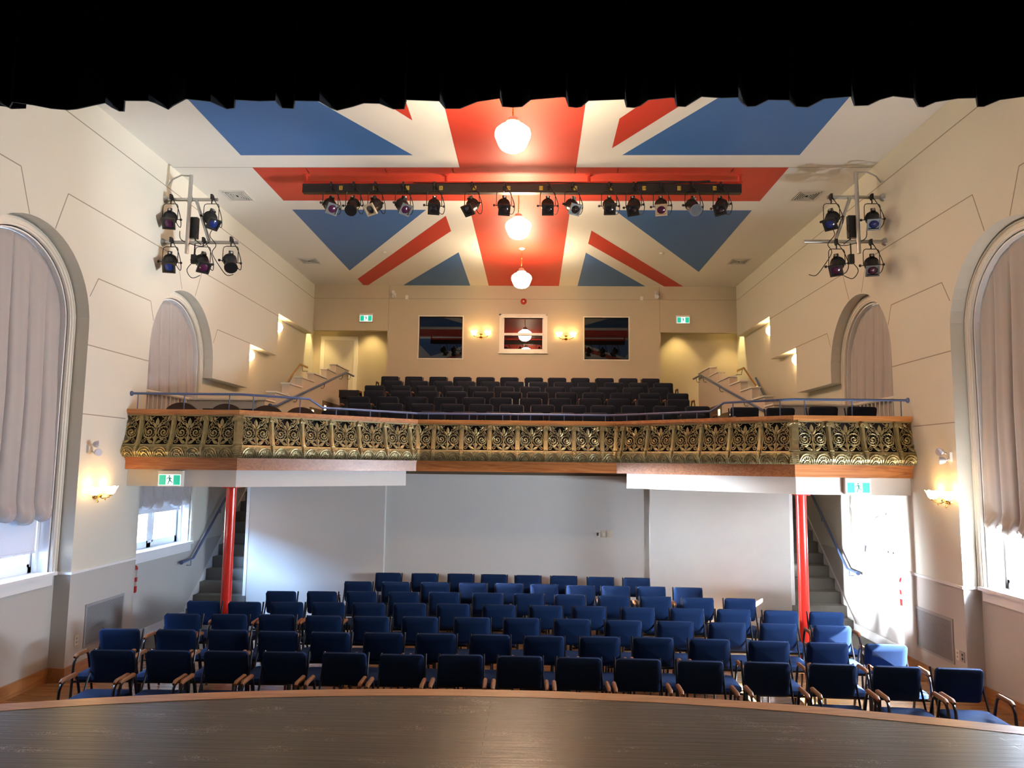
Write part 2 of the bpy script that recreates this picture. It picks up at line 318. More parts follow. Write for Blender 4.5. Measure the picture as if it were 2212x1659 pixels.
# ------------------------------------------------------------------ side walls
ZS = 4.2; RN = 1.05; Y0 = 3.3
def side_wall(s, nm):
    root = bpy.data.objects.new('wall_'+nm, None); COL.objects.link(root); struct(root)
    def arch(yc): return [(yc-RN, ZS)]+arc(yc, ZS, RN, PI, 0, 24)[1:-1]+[(yc+RN, ZS)]
    # upper paint: above the chair rail (z 1.25)
    up_ = [(Y0, 1.25), (WY[0]-RN, 1.25)]+arch(WY[0])+[(WY[0]+RN, 1.25), (10.3, 1.25)]+arch(WY[1])+[(12.4, 4.0), (14.0, 4.0), (14.0, 4.85), (15.5, 4.85), (15.5, 5.76), (YB, 5.76), (YB, ZC), (Y0, ZC)]
    mb = MB(); mb.prism([up_], 'yz', s*W, s*(XN+.0))
    mb.prism([[(Y0, 0), (WY[0]-RN, 0), (WY[0]-RN, 1.25), (Y0, 1.25)]], 'yz', s*W, s*XN, 1)
    mb.prism([[(WY[0]+RN, 0), (10.3, 0), (10.3, 1.25), (WY[0]+RN, 1.25)]], 'yz', s*W, s*XN, 1)
    mb.build('inner_face', [M['wall'], M['wall_low']], root)
    # outer layer with window openings
    hw = .92
    def op(yc): return [(yc-hw, 1.27), (yc+hw, 1.27)]+arc(yc, ZS, hw, 0, PI, 20)
    mb = MB(); mb.prism([[(Y0, 1.25), (19, 1.25), (19, ZC+.1), (Y0, ZC+.1)], op(WY[0]), op(WY[1])], 'yz', s*XN, s*XO)
    mb.prism([[(Y0, 0), (19, 0), (19, 1.25), (Y0, 1.25)]], 'yz', s*XN, s*XO, 1)
    mb.build('outer_layer', [M['wall'], M['wall_low']], root)
    # stone joint lines
    L = MB(); x = s*(W-.0015)
    def ln(a, b, w=.006):
        d = Vector((b[0]-a[0], b[1]-a[1])); n_ = Vector((-d.y, d.x)).normalized()*w
        L.prism([[(a[0]-n_.x, a[1]-n_.y), (b[0]-n_.x, b[1]-n_.y), (b[0]+n_.x, b[1]+n_.y), (a[0]+n_.x, a[1]+n_.y)]], 'yz', s*(W+.002), x)
    for a, b in (((Y0, 6.65), (YB, 6.65)), ((Y0, 5.7), (7.45, 5.7)), ((8.26, 5.7), (10.95, 5.7)), ((11.8, 5.7), (15.5, 5.7)),
                 ((7.45, 5.7), (7.64, 5.24)), ((8.26, 5.7), (8.08, 5.22)), ((8.97, 4.86), (10.25, 4.86)), ((8.97, 4.86), (8.82, 4.6)),
                 ((10.25, 4.86), (10.36, 4.6)), ((10.95, 5.7), (11.15, 5.25)), ((11.8, 5.7), (11.6, 5.24)), ((12.5, 4.86), (14.0, 4.86)), ((12.5, 4.86), (12.37, 4.6)),
                 ((8.85, 4.0), (10.3, 4.0)), ((8.85, 3.15), (9.8, 3.15)), ((5, 4.86), (6.65, 4.86)), ((6.65, 4.86), (6.8, 4.6))): ln(a, b)
    L.build('joint_lines', M['line'], root)
    # chair rail and wooden baseboard
    mb = MB()
    for a, b, xx in ((Y0, WY[0]-RN, W), (WY[0]+RN, 10.3, W)):
        mb.box(s*(xx-.025), s*xx, a, b, 1.235, 1.265)
    mb.box(s*(XN-.02), s*XN, WY[0]-RN, WY[0]-.97, 1.235, 1.265); mb.box(s*(XN-.02), s*XN, WY[0]+.97, WY[0]+RN, 1.235, 1.265)
    mb.box(s*(W-.025), s*XN, WY[0]+RN-.025, WY[0]+RN, 1.235, 1.265)
    struct(mb.build('trim_chair_rail', M['trim_cool']))
    mb = MB()
    mb.box(s*(W-.02), s*W, Y0, WY[0]-RN, 0, .16); mb.box(s*(XN-.02), s*XN, WY[0]-RN, WY[0]+RN, 0, .16)
    mb.box(s*(W-.02), s*XN, WY[0]+RN-.02, WY[0]+RN, 0, .16); mb.box(s*(W-.02), s*W, WY[0]+RN, 10.3, 0, .16)
    struct(mb.build('baseboard_'+nm, M['base_wood']))
    mb = MB(); mb.box(s*(XN-.02), s*XN, 10.3, 12.25, 0, .15)
    mb.prism([[(12.25, .0), (12.25, .18), (16.5, 3.50), (16.5, 3.2)]], 'yz', s*(XN-.02), s*XN)
    struct(mb.build('trim_stair_skirting', M['trim_cool']))
    return root
side_wall(-1, 'left'); side_wall(1, 'right')

# ------------------------------------------------------------------ windows
def window(s, yc, idx, blind_z):
    r = bpy.data.objects.new('window_%d' % idx, None); COL.objects.link(r); struct(r); r.location = (s*XN, yc, 0)
    if s > 0: r.rotation_euler = (0, 0, PI)            # local +x always looks into the room
    hw = .92; ins = .0
    # here local x=0 is the niche back plane, negative x is outdoors
    def ringp(ro, ri, z0): return [(-ro, z0), (-ro, ZS)]+arc(0, ZS, ro, PI, 0, 24)[1:-1]+[(ro, ZS), (ro, z0), (ri, z0), (ri, ZS)]+arc(0, ZS, ri, 0, PI, 24)[1:-1]+[(-ri, ZS), (-ri, z0)]
    mb = MB(); mb.prism([ringp(1.03, .93, 1.25)], 'yz', 0, .035); mb.prism([ringp(.975, .955, 1.25)], 'yz', .035, .045); mb.prism([ringp(1.03, 1.01, 1.25)], 'yz', .035, .042)
    mb.build('casing', M['trim'], r)
    mb = MB(); mb.prism([ringp(.93, .90, 1.27)], 'yz', -.28, .0); mb.prism([ringp(.90, .86, 1.27)], 'yz', -.16, -.12); mb.build('jamb', M['trim_cool'], r)
    mb = MB(); mb.box(-.28, .07, -1.0, 1.0, 1.235, 1.275); mb.box(0, .03, -.98, .98, 1.12, 1.235); mb.build('sill', M['trim_cool'], r)
    mb = MB(); x0, x1 = -.24, -.18
    for a, b in ((-.90, -.83), (-.06, .06), (.83, .90)): mb.box(x0, x1, a, b, 1.275, ZS)
    for z0, z1 in ((1.275, 1.345), (2.6, 2.67), (ZS-.04, ZS+.04)): mb.box(x0, x1, -.90, .90, z0, z1)
    for a, b in ((-.83, -.79), (-.10, -.06), (.06, .10), (.79, .83)): mb.box(x0+.02, x1+.015, a, b, 1.345, 2.6)
    for z in (1.345, ): mb.box(x0+.02, x1+.015, -.83, .83, z, z+.035)
    mb.prism([ringp(.90, .83, ZS)], 'yz', x0, x1)
    mb.build('sash', M['trim_cool'], r)
    mb = MB(); mb.prism([[(-.88, 1.30), (.88, 1.30), (.88, ZS)]+arc(0, ZS, .88, 0, PI, 20)[1:]], 'yz', -.215, -.210); mb.build('glass', M['glass'], r)
    side = 'left' if s < 0 else 'right'; where = 'near' if yc < 9 else 'far'
    if blind_z:
        mb = MB(); mb.box(-.125, -.122, -.84, .84, blind_z, 2.3); mb.box(-.135, -.112, -.84, .84, blind_z-.025, blind_z)
        b = mb.build('roller_blind', M['blind'], None)
        b.matrix_world = Matrix.Translation((s*XN, yc, 0)) @ Matrix.Rotation(PI if s > 0 else 0, 4, 'Z')
        tag(b, 'pale roller blind half lowered in the %s %s arched window' % (where, side), 'blind', 'roller blinds')
    return r
window(-1, WY[0], 1, 1.53); window(-1, WY[1], 2, 1.82); window(1, WY[0], 3, 2.0); window(1, WY[1], 4, 1.50)  # far right blind set lower to block sun from the rear wall panel

def drape_mesh():
    mb = MB(); nu, nv = 112, 46; hw = .90; seg = 6; grid = []
    for i in range(nu+1):
        t = i/nu; y = -hw+2*hw*t; ph = t*seg; fr = ph-math.floor(ph); sc = math.sin(PI*fr)          # 0 at the pleats
        zt = ZS+math.sqrt(max(0, hw*hw-y*y))*.995
        jit = .03*math.sin(math.floor(min(ph, seg-.001))*2.3+1)
        zb = 1.98-.10*sc**.8+jit
        col = []
        for j in range(nv+1):
            v = j/nv
            if v < .8: z = zt+(zb+.18-zt)*(v/.8); q = 0
            else: q = (v-.8)/.2; z = zb+.18-.18*math.sin(q*PI/2*1.0)
            dep = .02+.085*(1-(1-sc)**7)*min(1, (zt-z)*.5+.12) + .004*math.sin(ph*3*PI+z*1.1)*sc
            if q > 0: dep = dep*(1-q*q*.2)+.06*sc*math.sin(q*PI)+.025*math.sin(y*55+q*7)*q
            col.append(mb.pt((dep, y, z)))
        grid.append(col)
    for i in range(nu):
        for j in range(nv): mb.face((grid[i][j], grid[i+1][j], grid[i+1][j+1], grid[i][j+1]))
    # underside tuck
    for i in range(nu):
        a = mb.v[grid[i][nv]]; b = mb.v[grid[i+1][nv]]
        mb.face((grid[i][nv], grid[i+1][nv], mb.pt((-.03, b[1], b[2]+.08)), mb.pt((-.03, a[1], a[2]+.08))))
    return mb.mesh('drape_mesh', [M['drape']], True, False)
dm = drape_mesh()
for s in (-1, 1):
    for yc in WY:
        o = bpy.data.objects.new('balloon_curtain', dm); COL.objects.link(o)
        o.location = (s*(XN+.10), yc, 0); o.rotation_euler = (0, 0, PI if s > 0 else 0)
        so = o.modifiers.new('thick', 'SOLIDIFY'); so.thickness = .008
        tag(o, 'mauve grey pleated balloon curtain in the %s arched window on the %s wall' % ('near' if yc < 9 else 'far', 'left' if s < 0 else 'right'), 'curtain', 'balloon curtains')

# ------------------------------------------------------------------ floor, ceiling, rear walls
mb = MB(); mb.box(-5.8, 5.8, 3.3, 12.8, -.1, 0); struct(mb.build('floor', M['floor']))
for s in (-1, 1):
    mb = MB(); mb.box(s*3.95, s*XN, 10.45, 17.2, 0, .008); struct(mb.build('floor_carpet', M['carpet']))
# ceiling with the painted flag (faces 1 mm under the plaster)
mb = MB(); mb.box(-5.8, 5.8, 3.3, 19.0, ZC, ZC+.1, 0)
def paint(poly, mi): mb.prism([poly], 'xy', ZC-.0015, ZC+.001, mi)
YF = 18.2
paint([(-.87, 3.4), (.87, 3.4), (.87, YB), (-.87, YB)], 1)
for s in (-1, 1):
    paint([(s*.87, 10.63), (s*4.0, 10.63), (s*4.0, 12.03), (s*.87, 12.03)], 1)
    paint([(s*1.50, 10.18), (s*4.0, 10.18), (s*4.0, 5.83)], 2)
    paint([(s*1.33, 7.55), (s*3.1, 4.47), (s*1.33, 4.47)], 2)
    paint([(s*1.64, 12.48), (s*4.0, 12.48), (s*4.0, 16.59)], 2)
    paint([(s*1.33, 15.08), (s*3.0, YB), (s*1.33, YB)], 2)
paint([(-1.33, 12.79), (-1.33, 13.66), (-3.88, YB), (-4.0, YB), (-4.0, 17.37)], 1)
paint([(1.33, 13.61), (3.93, YB), (3.46, YB), (1.33, 14.44)], 1)
paint([(-1.33, 9.10), (-1.33, 8.25), (-3.95, 3.9), (-4.0, 4.47)], 1)
paint([(1.33, 9.06), (1.33, 9.95), (4.0, 5.28), (4.0, 4.42)], 1)
for y in (10.62, ): paint([(-W, y-.004), (W, y-.004), (W, y+.004), (-W, y+.004)], 3)
for x, y0, y1 in ((-3.2, 10.64, 10.85), (-2.0, 10.64, 10.85), (-.98, 10.64, 10.85), (.86, 10.64, 10.86), (1.5, 10.64, 10.85), (3.2, 10.64, 10.85)): paint([(x-.006, y0), (x+.006, y0), (x+.006, y1), (x-.006, y1)], 3)
paint([(-.86, 10.86), (.86, 10.86), (.86, 10.872), (-.86, 10.872)], 3)
struct(mb.build('ceiling', [M['white'], M['red'], M['blue'], M['line']]))

# upper back wall with booth, bulkheads over the alcoves
mb = MB()
def rect(x0, x1, z0, z1): return [(x0, z0), (x1, z0), (x1, z1), (x0, z1)]
wins = [(-2.57, -1.50, 5.17, 6.21), (1.50, 2.58, 5.17, 6.21), (-.50, .50, 5.38, 6.19)]
mb.prism([[(-3.36, 3.0), (3.36, 3.0), (3.36, 5.85), (W+.3, 5.85), (W+.3, ZC), (-W-.3, ZC), (-W-.3, 5.85), (-3.36, 5.85)]]+[rect(*w) for w in wins], 'xz', YB, YB+.14)
mb.box(-3.36, -3.22, YB+.14, 18.75, 3.0, ZC); mb.box(3.22, 3.36, YB+.14, 18.75, 3.0, ZC)
mb.box(-5.8, 5.8, 18.75, 18.95, 0, ZC)
M['wall_rear_dimmed'] = mat('wall_paint_rear_dimmed', (.50, .43, .325), .55, noise=.05, nscale=2, bump=.05)  # wall paint with the dimmer light of the rear put into its colour
root = mb.build('wall_back', M['wall_rear_dimmed']); struct(root)
mb = MB(); mb.box(-W, W, YB-.0015, YB+.002, 6.655, 6.665)
for s in (-1, 1): mb.box(s*3.345-.005, s*3.345+.005, YB-.0015, YB+.002, 5.85, ZC)
mb.build('joint_lines', M['line'], root)
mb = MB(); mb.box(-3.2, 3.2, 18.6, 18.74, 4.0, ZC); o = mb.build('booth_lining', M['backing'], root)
for k, w in enumerate(wins):
    r = bpy.data.objects.new('window_%d' % (5+k), None); COL.objects.link(r); struct(r)
    mb = MB(); mb.box(w[0], w[1], YB+.05, YB+.055, w[2], w[3]); mb.build('glass', M['booth'], r)
    mb = MB(); t = .028 if k < 2 else .05; x0, x1, z0, z1 = w
    for b in ((x0-t, x0, z0-t, z1+t), (x1, x1+t, z0-t, z1+t), (x0, x1, z0-t, z0), (x0, x1, z1, z1+t)): mb.box(b[0], b[1], YB-.02, YB+.06, b[2], b[3])
    if k == 2:
        for b in ((x0-.09, x0-.05, z0-.05, z1+.09), (x1+.05, x1+.09, z0-.05, z1+.09), (x0-.09, x1+.09, z1+.05, z1+.09)): mb.box(b[0], b[1], YB-.035, YB, b[2], b[3])
        mb.box(x0-.11, x1+.11, YB-.06, YB, z0-.085, z0-.055)
        mb.box(x0, x1, YB+.01, YB+.05, 5.755, 5.80); mb.box(x0, x1, YB+.01, YB+.04, 5.80, 5.815)
        for xx in (x0, x1-.03): mb.box(xx, xx+.03, YB+.02, YB+.05, z0, z1)
        mb.box(x0, x1, YB+.02, YB+.05, z0, z0+.04)
    mb.build('window_frame', M['trim'], r)
# alcove door on the left
r = bpy.data.objects.new('door_1', None); COL.objects.link(r); struct(r)
mb = MB(); mb.box(-5.12, -4.36, 18.70, 18.75, 3.84, 5.72); mb.build('door_panel', mat('door_paint', (.56, .52, .43), .45), r)
mb = MB()
for b in ((-5.22, -5.12, 3.84, 5.82), (-4.36, -4.26, 3.84, 5.82), (-5.12, -4.36, 5.72, 5.82)): mb.box(b[0], b[1], 18.69, 18.75, b[2], b[3])
mb.build('door_frame', M['trim'], r)
# ground-floor rear walls
mb = MB()
for s in (-1, 1):
    mb.prism([[(s*4.52, 12.55), (s*2.22, 12.55), (s*2.22, 12.66), (s*2.3, 12.9), (s*4.52, 12.9)]], 'xy', 0, 2.47)
mb.box(-2.3, 2.3, 12.66, 12.95, 0, 2.47); mb.box(-2.22, 2.22, 12.55, 12.655, 2.36, 2.47)
r = mb.build('wall_back_lower', M['wall_back_low']); struct(r)
mb = MB()
for s in (-1, 1):
    mb.box(s*4.57, s*4.52, 12.54, 12.7, 0, 2.4); mb.box(s*4.52, s*2.21, 12.535, 12.55, 0, .14)
mb.box(-2.22, 2.22, 12.645, 12.66, 0, .14)
struct(mb.build('baseboard_back', M['trim_cool']))
for s in (-1, 1):       # wall beside the stairs, up to the balcony
    mb = MB(); mb.box(s*4.42, s*4.52, 12.9, 17.4, 0, 2.5); mb.box(s*4.2, s*4.52, 12.0, 17.1, 2.42, 2.66); struct(mb.build('wall_stair_inner', M['wall_low']))
    mb = MB(); mb.box(s*4.0, s*5.45, 17.35, 17.5, 0, 3.7); struct(mb.build('wall_stair_end', M['wall_low']))
# stage house and proscenium
mb = MB(); mb.prism([[(-5.8, 0), (5.8, 0), (5.8, 7.1), (-5.8, 7.1)], [(-4.7, .5), (-4.7, 4.6), (4.7, 4.6), (4.7, .5)]], 'xz', 3.3, 3.45); struct(mb.build('wall_front', M['wall']))
mb = MB(); mb.box(-5.4, 5.4, -3.2, -3.0, .9, 7.1); mb.box(-5.5, -5.3, -3.2, 3.3, .9, 7.1); mb.box(5.3, 5.5, -3.2, 3.3, .9, 7.1); mb.box(-5.5, 5.5, -3.2, 3.3, 7.1, 7.2)
struct(mb.build('wall_stage', M['black']))
# stage floor with curved front
ZST = 1.05; RS = 10.0; YA = 5.3
def edge(x, off=0): return YA-RS+math.sqrt((RS-off)**2-(x-.05)**2)
xs = [-5.2+.26*k for k in range(41)]
mb = MB(); mb.prism([[(x, edge(x, .15)) for x in xs]+[(5.2, -3), (-5.2, -3)]], 'xy', .9, ZST, 0); struct(mb.build('floor_stage', M['stage']))
mb = MB(); mb.prism([[(x, edge(x)) for x in xs]+[(x, edge(x, .15)) for x in reversed(xs)]], 'xy', ZST-.035, ZST+.002, 0)
struct(mb.build('trim_stage_nosing', M['nosing']))
mb = MB(); mb.prism([[(x, edge(x)-.03) for x in xs]+[(x, edge(x)-.09) for x in reversed(xs)]], 'xy', 0, ZST-.035); struct(mb.build('wall_stage_front', M['base_wood']))
# outdoors
mb = MB(); mb.box(-60, 60, -40, 60, -1.2, -1.1); tag(mb.build('pavement_ground', mat('pavement', (.45, .44, .42), .9)), kind='structure')
mb = MB(); mb.box(-18.5, -18, -4, 24, -1.1, 5.2); mb.box(-18.6, -17.9, -4.1, 24.1, 5.2, 5.4)
for k in range(6):
    y = -1+4*k; mb.box(-18.02, -17.98, y, y+1.4, 1.4, 3.4, 1)
tag(mb.build('brick_building', [M['brick'], M['silver']]), 'brick building across the lane seen through the left windows', 'building')

# ------------------------------------------------------------------ front curtain (valance)
pv = [(-2.062,3.001),(-2.028,3.01),(-1.983,2.965),(-1.911,2.99),(-1.852,3.023),(-1.788,3.036),(-1.742,3.028),(-1.637,2.991),(-1.583,2.975),(-1.575,3.016),(-1.563,3.05),(-1.545,3.05),(-1.489,2.955),(-1.386,2.956),(-1.366,2.976),(-1.339,3.034),(-1.304,3.001),(-1.219,2.941),(-1.121,2.965),(-1.079,3.031),(-1.045,3.023),(-1.011,2.95),(-0.911,2.962),(-0.84,2.959),(-0.833,3.024),(-0.788,3.029),(-0.759,2.959),(-0.654,2.964),(-0.621,3.025),(-0.6,3.046),(-0.528,3.013),(-0.47,2.981),(-0.402,2.985),(-0.352,3.035),(-0.308,3.035),(-0.284,2.954),(-0.181,2.962),(-0.143,2.966),(-0.125,3.032),(-0.065,3.032),(0.014,2.971),(0.113,2.944),(0.123,3.016),(0.161,3.021),(0.202,3.017),(0.24,2.956),(0.373,2.933),(0.388,2.937),(0.406,3.018),(0.436,3.026),(0.455,3.018),(0.481,2.966),(0.634,2.954),(0.652,3.023),(0.682,3.027),(0.704,3.011),(0.731,2.959),(0.823,2.94),(0.841,2.944),(0.863,3.016),(0.897,3.02),(0.918,2.98),(0.946,2.933),(1.034,2.945),(1.1,2.941),(1.132,2.989),(1.161,3.021),(1.193,3.017),(1.229,2.962),(1.317,2.966),(1.365,3.022),(1.415,3.027),(1.455,2.955),(1.561,2.936),(1.608,3.015),(1.66,3.012),(1.686,2.964),(1.728,2.933),(1.822,2.953),(1.878,3.025),(1.899,3.029),(1.924,2.985),(2.001,2.954),(2.074,2.951),(2.124,3.026),(2.147,3.026),(2.177,2.967),(2.258,2.94)]
ext = []; x = -4.9
while x < -2.15:
    ext += [(x, 2.955), (x+.15, 2.96), (x+.17, 3.025), (x+.23, 3.025)]; x += .27
pv = ext+pv; x = 2.35
while x < 4.8:
    pv += [(x, 2.955), (x+.15, 2.96), (x+.17, 3.025), (x+.23, 3.025)]; x += .27
mb = MB(); rows_ = []
for z, k in ((4.12, 1), (4.3, 1), (4.8, .8), (5.6, .5)):
    rows_.append([mb.pt((x, 2.985+(y-2.985)*k, z)) for x, y in pv])
for A, B in zip(rows_, rows_[1:]):
    for i in range(len(A)-1): mb.face((A[i], A[i+1], B[i+1], B[i]))
mb_v = bpy.data.objects.new('stage_valance', mb.mesh('stage_valance', [M['velvet']], False, False)); COL.objects.link(mb_v)
so = mb_v.modifiers.new('thick', 'SOLIDIFY'); so.thickness = .006
tag(mb_v, 'black pleated velvet valance hanging across the top of the stage opening', 'curtain')

# ------------------------------------------------------------------ balcony
YE, YC, X1, X2 = 9.87, 11.66, 3.70, 1.57
corner = [(-W, YE), (-X1, YE), (-X2, YC), (X2, YC), (X1, YE), (W, YE)]
def offs(d):
    """plan line moved inwards (towards +y) by d"""
    a = math.atan2(YC-YE, X1-X2); t = math.tan(a/2)*d
    return [(-W, YE+d), (-X1-t*1 if False else -X1-t, YE+d), (-X2-t, YC+d), (X2+t, YC+d), (X1+t, YE+d), (W, YE+d)]
def ribbon(d0, d1, z0, z1, name, m_, parent):
    mb = MB(); mb.prism([offs(d0)+offs(d1)[::-1]], 'xy', z0, z1); return mb.build(name, m_, parent)
# slab
mb = MB(); A = offs(.07)
mb.prism([A+[(W, 12.0), (4.2, 12.0), (4.2, 12.45), (-4.2, 12.45), (-4.2, 12.0), (-W, 12.0)]], 'xy', 2.476, 2.67)
struct(mb.build('floor_balcony', M['carpet_brown']))
mb = MB()
for s in (-1, 1):
    p = [(s*W, YE+.07), (s*X1+s*.03, YE+.07), (s*1.72, 11.62), (s*2.22, 12.55), (s*4.52, 12.55), (s*4.52, 12.0), (s*W, 12.0)]
    mb.prism([p], 'xy', 2.25, 2.476)
struct(mb.build('ceiling_balcony_soffit', M['wall_back_low']))
# tiers
for k in range(7):
    y0 = 12.45+.8*k if k else 12.2; z = 2.67+.193*k
    mb = MB(); mb.box(-4.07, 4.07, y0 if k else 12.45, 12.45+.8*(k+1) if k < 6 else YB, z-.25, z+.0005*k)
    struct(mb.build('floor_tier', M['carpet_brown']))
for s in (-1, 1):
    mb = MB(); mb.box(s*3.36, s*5.45, 17.1, 18.75, 3.7, 3.84); struct(mb.build('floor_landing', M['carpet_brown']))

par = thing('balcony_parapet', (0, 0, 0), 'ornate openwork brass balcony front between wooden cap and fascia, five sided', 'balustrade')
mb = MB()
for d0, d1, z0, z1 in ((-.05, .13, 3.235, 3.283), (-.035, .12, 3.215, 3.235)): mb.prism([offs(d0)+offs(d1)[::-1]], 'xy', z0, z1)
mb.build('cap_rail', M['cap_wood'], par)
mb = MB()
for d0, d1, z0, z1 in ((.0, .06, 2.476, 2.60), (-.02, .05, 2.60, 2.625), (-.045, .05, 2.625, 2.645)): mb.prism([offs(d0)+offs(d1)[::-1]], 'xy', z0, z1)
mb.build('fascia_board', M['fascia_wood'], par)
ribbon(.09, .10, 2.62, 3.22, 'backing', M['backing'], par)  # dark sheet added so the openwork gaps look as dark as the unlit balcony
PWID, PH = .44, .585
bk = [(0, .075), (.03, .11), (.07, .125), (.12, .12), (.17, .095), (.23, .065), (.32, .038), (.45, .015), (.585, 0)]
def bulge(s_):
    for (a, p), (b, q) in zip(bk, bk[1:]):
        if s_ <= b: return p+(q-p)*(s_-a)/(b-a)
    return 0
def pp(u, s_, d=0): return (u, -bulge(max(0, min(PH, s_)))-d, s_)
def strip(mb, pts, r, n=5, flat=.8, closed=False, d=0): mb.tube([pp(u, s_, d) for u, s_ in pts], r, n, 0, flat, closed=closed)
def leaf(mb, u, s_, ang, ln, wd, d=.004):
    pts = []; N = 7
    for k in range(N+1):
        t = k/N; w_ = wd*math.sin(PI*t**.8)*.5; pts.append((t*ln, w_))
    ca, sa = math.cos(ang), math.sin(ang)
    def tr(a, b, dd): return pp(u+a*ca-b*sa, s_+a*sa+b*ca, dd)
    for k in range(N):
        a0, w0 = pts[k]; a1, w1 = pts[k+1]
        mb.quad([tr(a0, w0, d), tr(a1, w1, d), tr(a1, 0, d+.009), tr(a0, 0, d+.009)]); mb.quad([tr(a0, 0, d+.009), tr(a1, 0, d+.009), tr(a1, -w1, d), tr(a0, -w0, d)])
def spiral(u, s_, r0, r1, a0, turns, n=22): return [(u+(r0+(r1-r0)*k/n)*math.cos(a0+turns*2*PI*k/n), s_+(r0+(r1-r0)*k/n)*math.sin(a0+turns*2*PI*k/n)) for k in range(n+1)]
def panel_mesh(u0=0, u1=PWID):
    mb = MB(); Wd = PWID
    # frame bars
    sl = [(0, .012), (.015, .012)]
    def bar(ua, ub, sa, sb, d):
        n = max(1, int((sb-sa)/.03)); 
        for k in range(n):
            a = sa+(sb-sa)*k/n; b = sa+(sb-sa)*(k+1)/n
            mb.quad([pp(ua, a, d), pp(ub, a, d), pp(ub, b, d), pp(ua, b, d)])
            mb.quad([pp(ua, a, d), pp(ua, b, d), pp(ua, b, -.004), pp(ua, a, -.004)]); mb.quad([pp(ub, a, d), pp(ub, b, d), pp(ub, b, -.004), pp(ub, a, -.004)])
        mb.quad([pp(ua, sb, d), pp(ub, sb, d), pp(ub, sb, -.004), pp(ua, sb, -.004)]); mb.quad([pp(ua, sa, d), pp(ub, sa, d), pp(ub, sa, -.004), pp(ua, sa, -.004)])
    bar(0, Wd, .555, PH, .012); bar(0, .035, .16, .56, .006); bar(Wd-.035, Wd, .16, .56, .006)
    bar(0, Wd, 0, .165, 0); bar(0, Wd, .150, .172, .010)
    c = Wd/2
    # relief arches of the base
    for sx in (-1, 1):
        m_ = c+sx*.105
        for rr, tk in ((.095, .0095), (.072, .007), (.040, .009), (.02, .010)):
            strip(mb, [(m_+rr*math.cos(a), .005+rr*1.35*abs(math.sin(a))**(.8 if rr > .06 else 1)) for a in [PI*k/14 for k in range(15)]], tk*1.1, 4, 1.1, d=.011)
        for k in range(5):
            a = PI*(.2+.15*k); strip(mb, [(m_+.042*math.cos(a), .01+.055*math.sin(a)), (m_+.066*math.cos(a), .01+.088*math.sin(a))], .0075, 4, .8, d=.005)
    for k in range(7):
        a = PI*(.14+.12*k); strip(mb, [(c+.012*math.cos(a), .075+.012*math.sin(a)), (c+.052*math.cos(a), .078+.062*math.sin(a))], .0065, 4, .8, d=.005)
    strip(mb, arc(c, .078, .066, .1, PI-.1, 12), .0075, 4, .8, d=.005)
    for sx in (0, 1):
        e = .035+sx*(Wd-.07)
        strip(mb, arc(e, .078, .05, (PI/2 if sx else .1), (PI-.1 if sx else PI/2), 8), .005, 4, .8, d=.002)
    # openwork: rings with inner scrolls
    for sx in (-1, 1):
        rc = (c+sx*.098, .335)
        strip(mb, arc(rc[0], rc[1], .075, 0, 2*PI, 22)[:-1], .0055, 5, .9, True, .004)
        strip(mb, spiral(rc[0], rc[1], .055, .010, (PI*.2 if sx > 0 else PI*.8), sx*-1.35, 24), .0088, 5, .8, d=.005)
        for k in range(12):
            a = 2*PI*k/12; strip(mb, [(rc[0]+.054*math.cos(a), rc[1]+.054*math.sin(a)), (rc[0]+.074*math.cos(a), rc[1]+.074*math.sin(a))], .0038, 4, .8, d=.003)
        leaf(mb, rc[0]-sx*.01, rc[1]-.02, (.55 if sx > 0 else PI-.55), .055, .034, .008)
        # upper scrolls
        strip(mb, spiral(c+sx*.075, .475, .034, .008, (-PI/2), sx*1.3, 16), .0050, 4, .9, d=.003)
        strip(mb, spiral(c+sx*.125, .435, .026, .007, PI/2, sx*-1.25, 14), .0048, 4, .9, d=.003)
        strip(mb, [(c+sx*.005, .30), (c+sx*.03, .40), (c+sx*.05, .43), (c+sx*.11, .47), (c+sx*.165, .545)], .0048, 4, .9, d=.002)
        strip(mb, [(c+sx*.16, .27), (c+sx*.18, .34), (c+sx*.165, .43), (c+sx*.12, .50), (c+sx*.05, .548)], .0048, 4, .9, d=.002)
        # corner hearts
        leaf(mb, c+sx*.175, .558, (-PI*.38 if sx < 0 else -PI*.62), .085, .066, .006)
        leaf(mb, c+sx*.12, .548, (-PI*.3 if sx < 0 else -PI*.7), .06, .036, .005)
        # lower scrolls and leaves
        strip(mb, spiral(c+sx*.155, .215, .032, .007, PI/2, sx*1.3, 16), .0054, 4, .9, d=.003)
        strip(mb, [(c+sx*.012, .27), (c+sx*.06, .255), (c+sx*.11, .26), (c+sx*.155, .247)], .005, 4, .9, d=.003)
        strip(mb, [(c+sx*.012, .19), (c+sx*.05, .215), (c+sx*.10, .245), (c+sx*.17, .28)], .005, 4, .9, d=.003)
        leaf(mb, c+sx*.02, .185, (.5 if sx > 0 else PI-.5), .095, .042, .005)
        leaf(mb, c+sx*.055, .262, (-.5 if sx > 0 else PI+.5), .075, .028, .005)
        strip(mb, [(c+sx*.013, .17), (c+sx*.013, .23), (c+sx*.006, .29)], .0055, 4, .9, d=.004)
        # side petals of the tulip
        leaf(mb, c+sx*.006, .395, (PI/2-.62 if sx > 0 else PI/2+.62), .09, .040, .010)
    strip(mb, [(c, .17), (c, .40)], .007, 5, .9, d=.005)
    leaf(mb, c, .425, PI/2, .105, .052, .012)
    leaf(mb, c, .28, -PI/2, .05, .05, .008)
    strip(mb, arc(c, .255, .028, 0, 2*PI, 12)[:-1], .005, 4, .9, True, .006)
    me = mb.mesh('ornament_panel', [M['brass']], False, False)
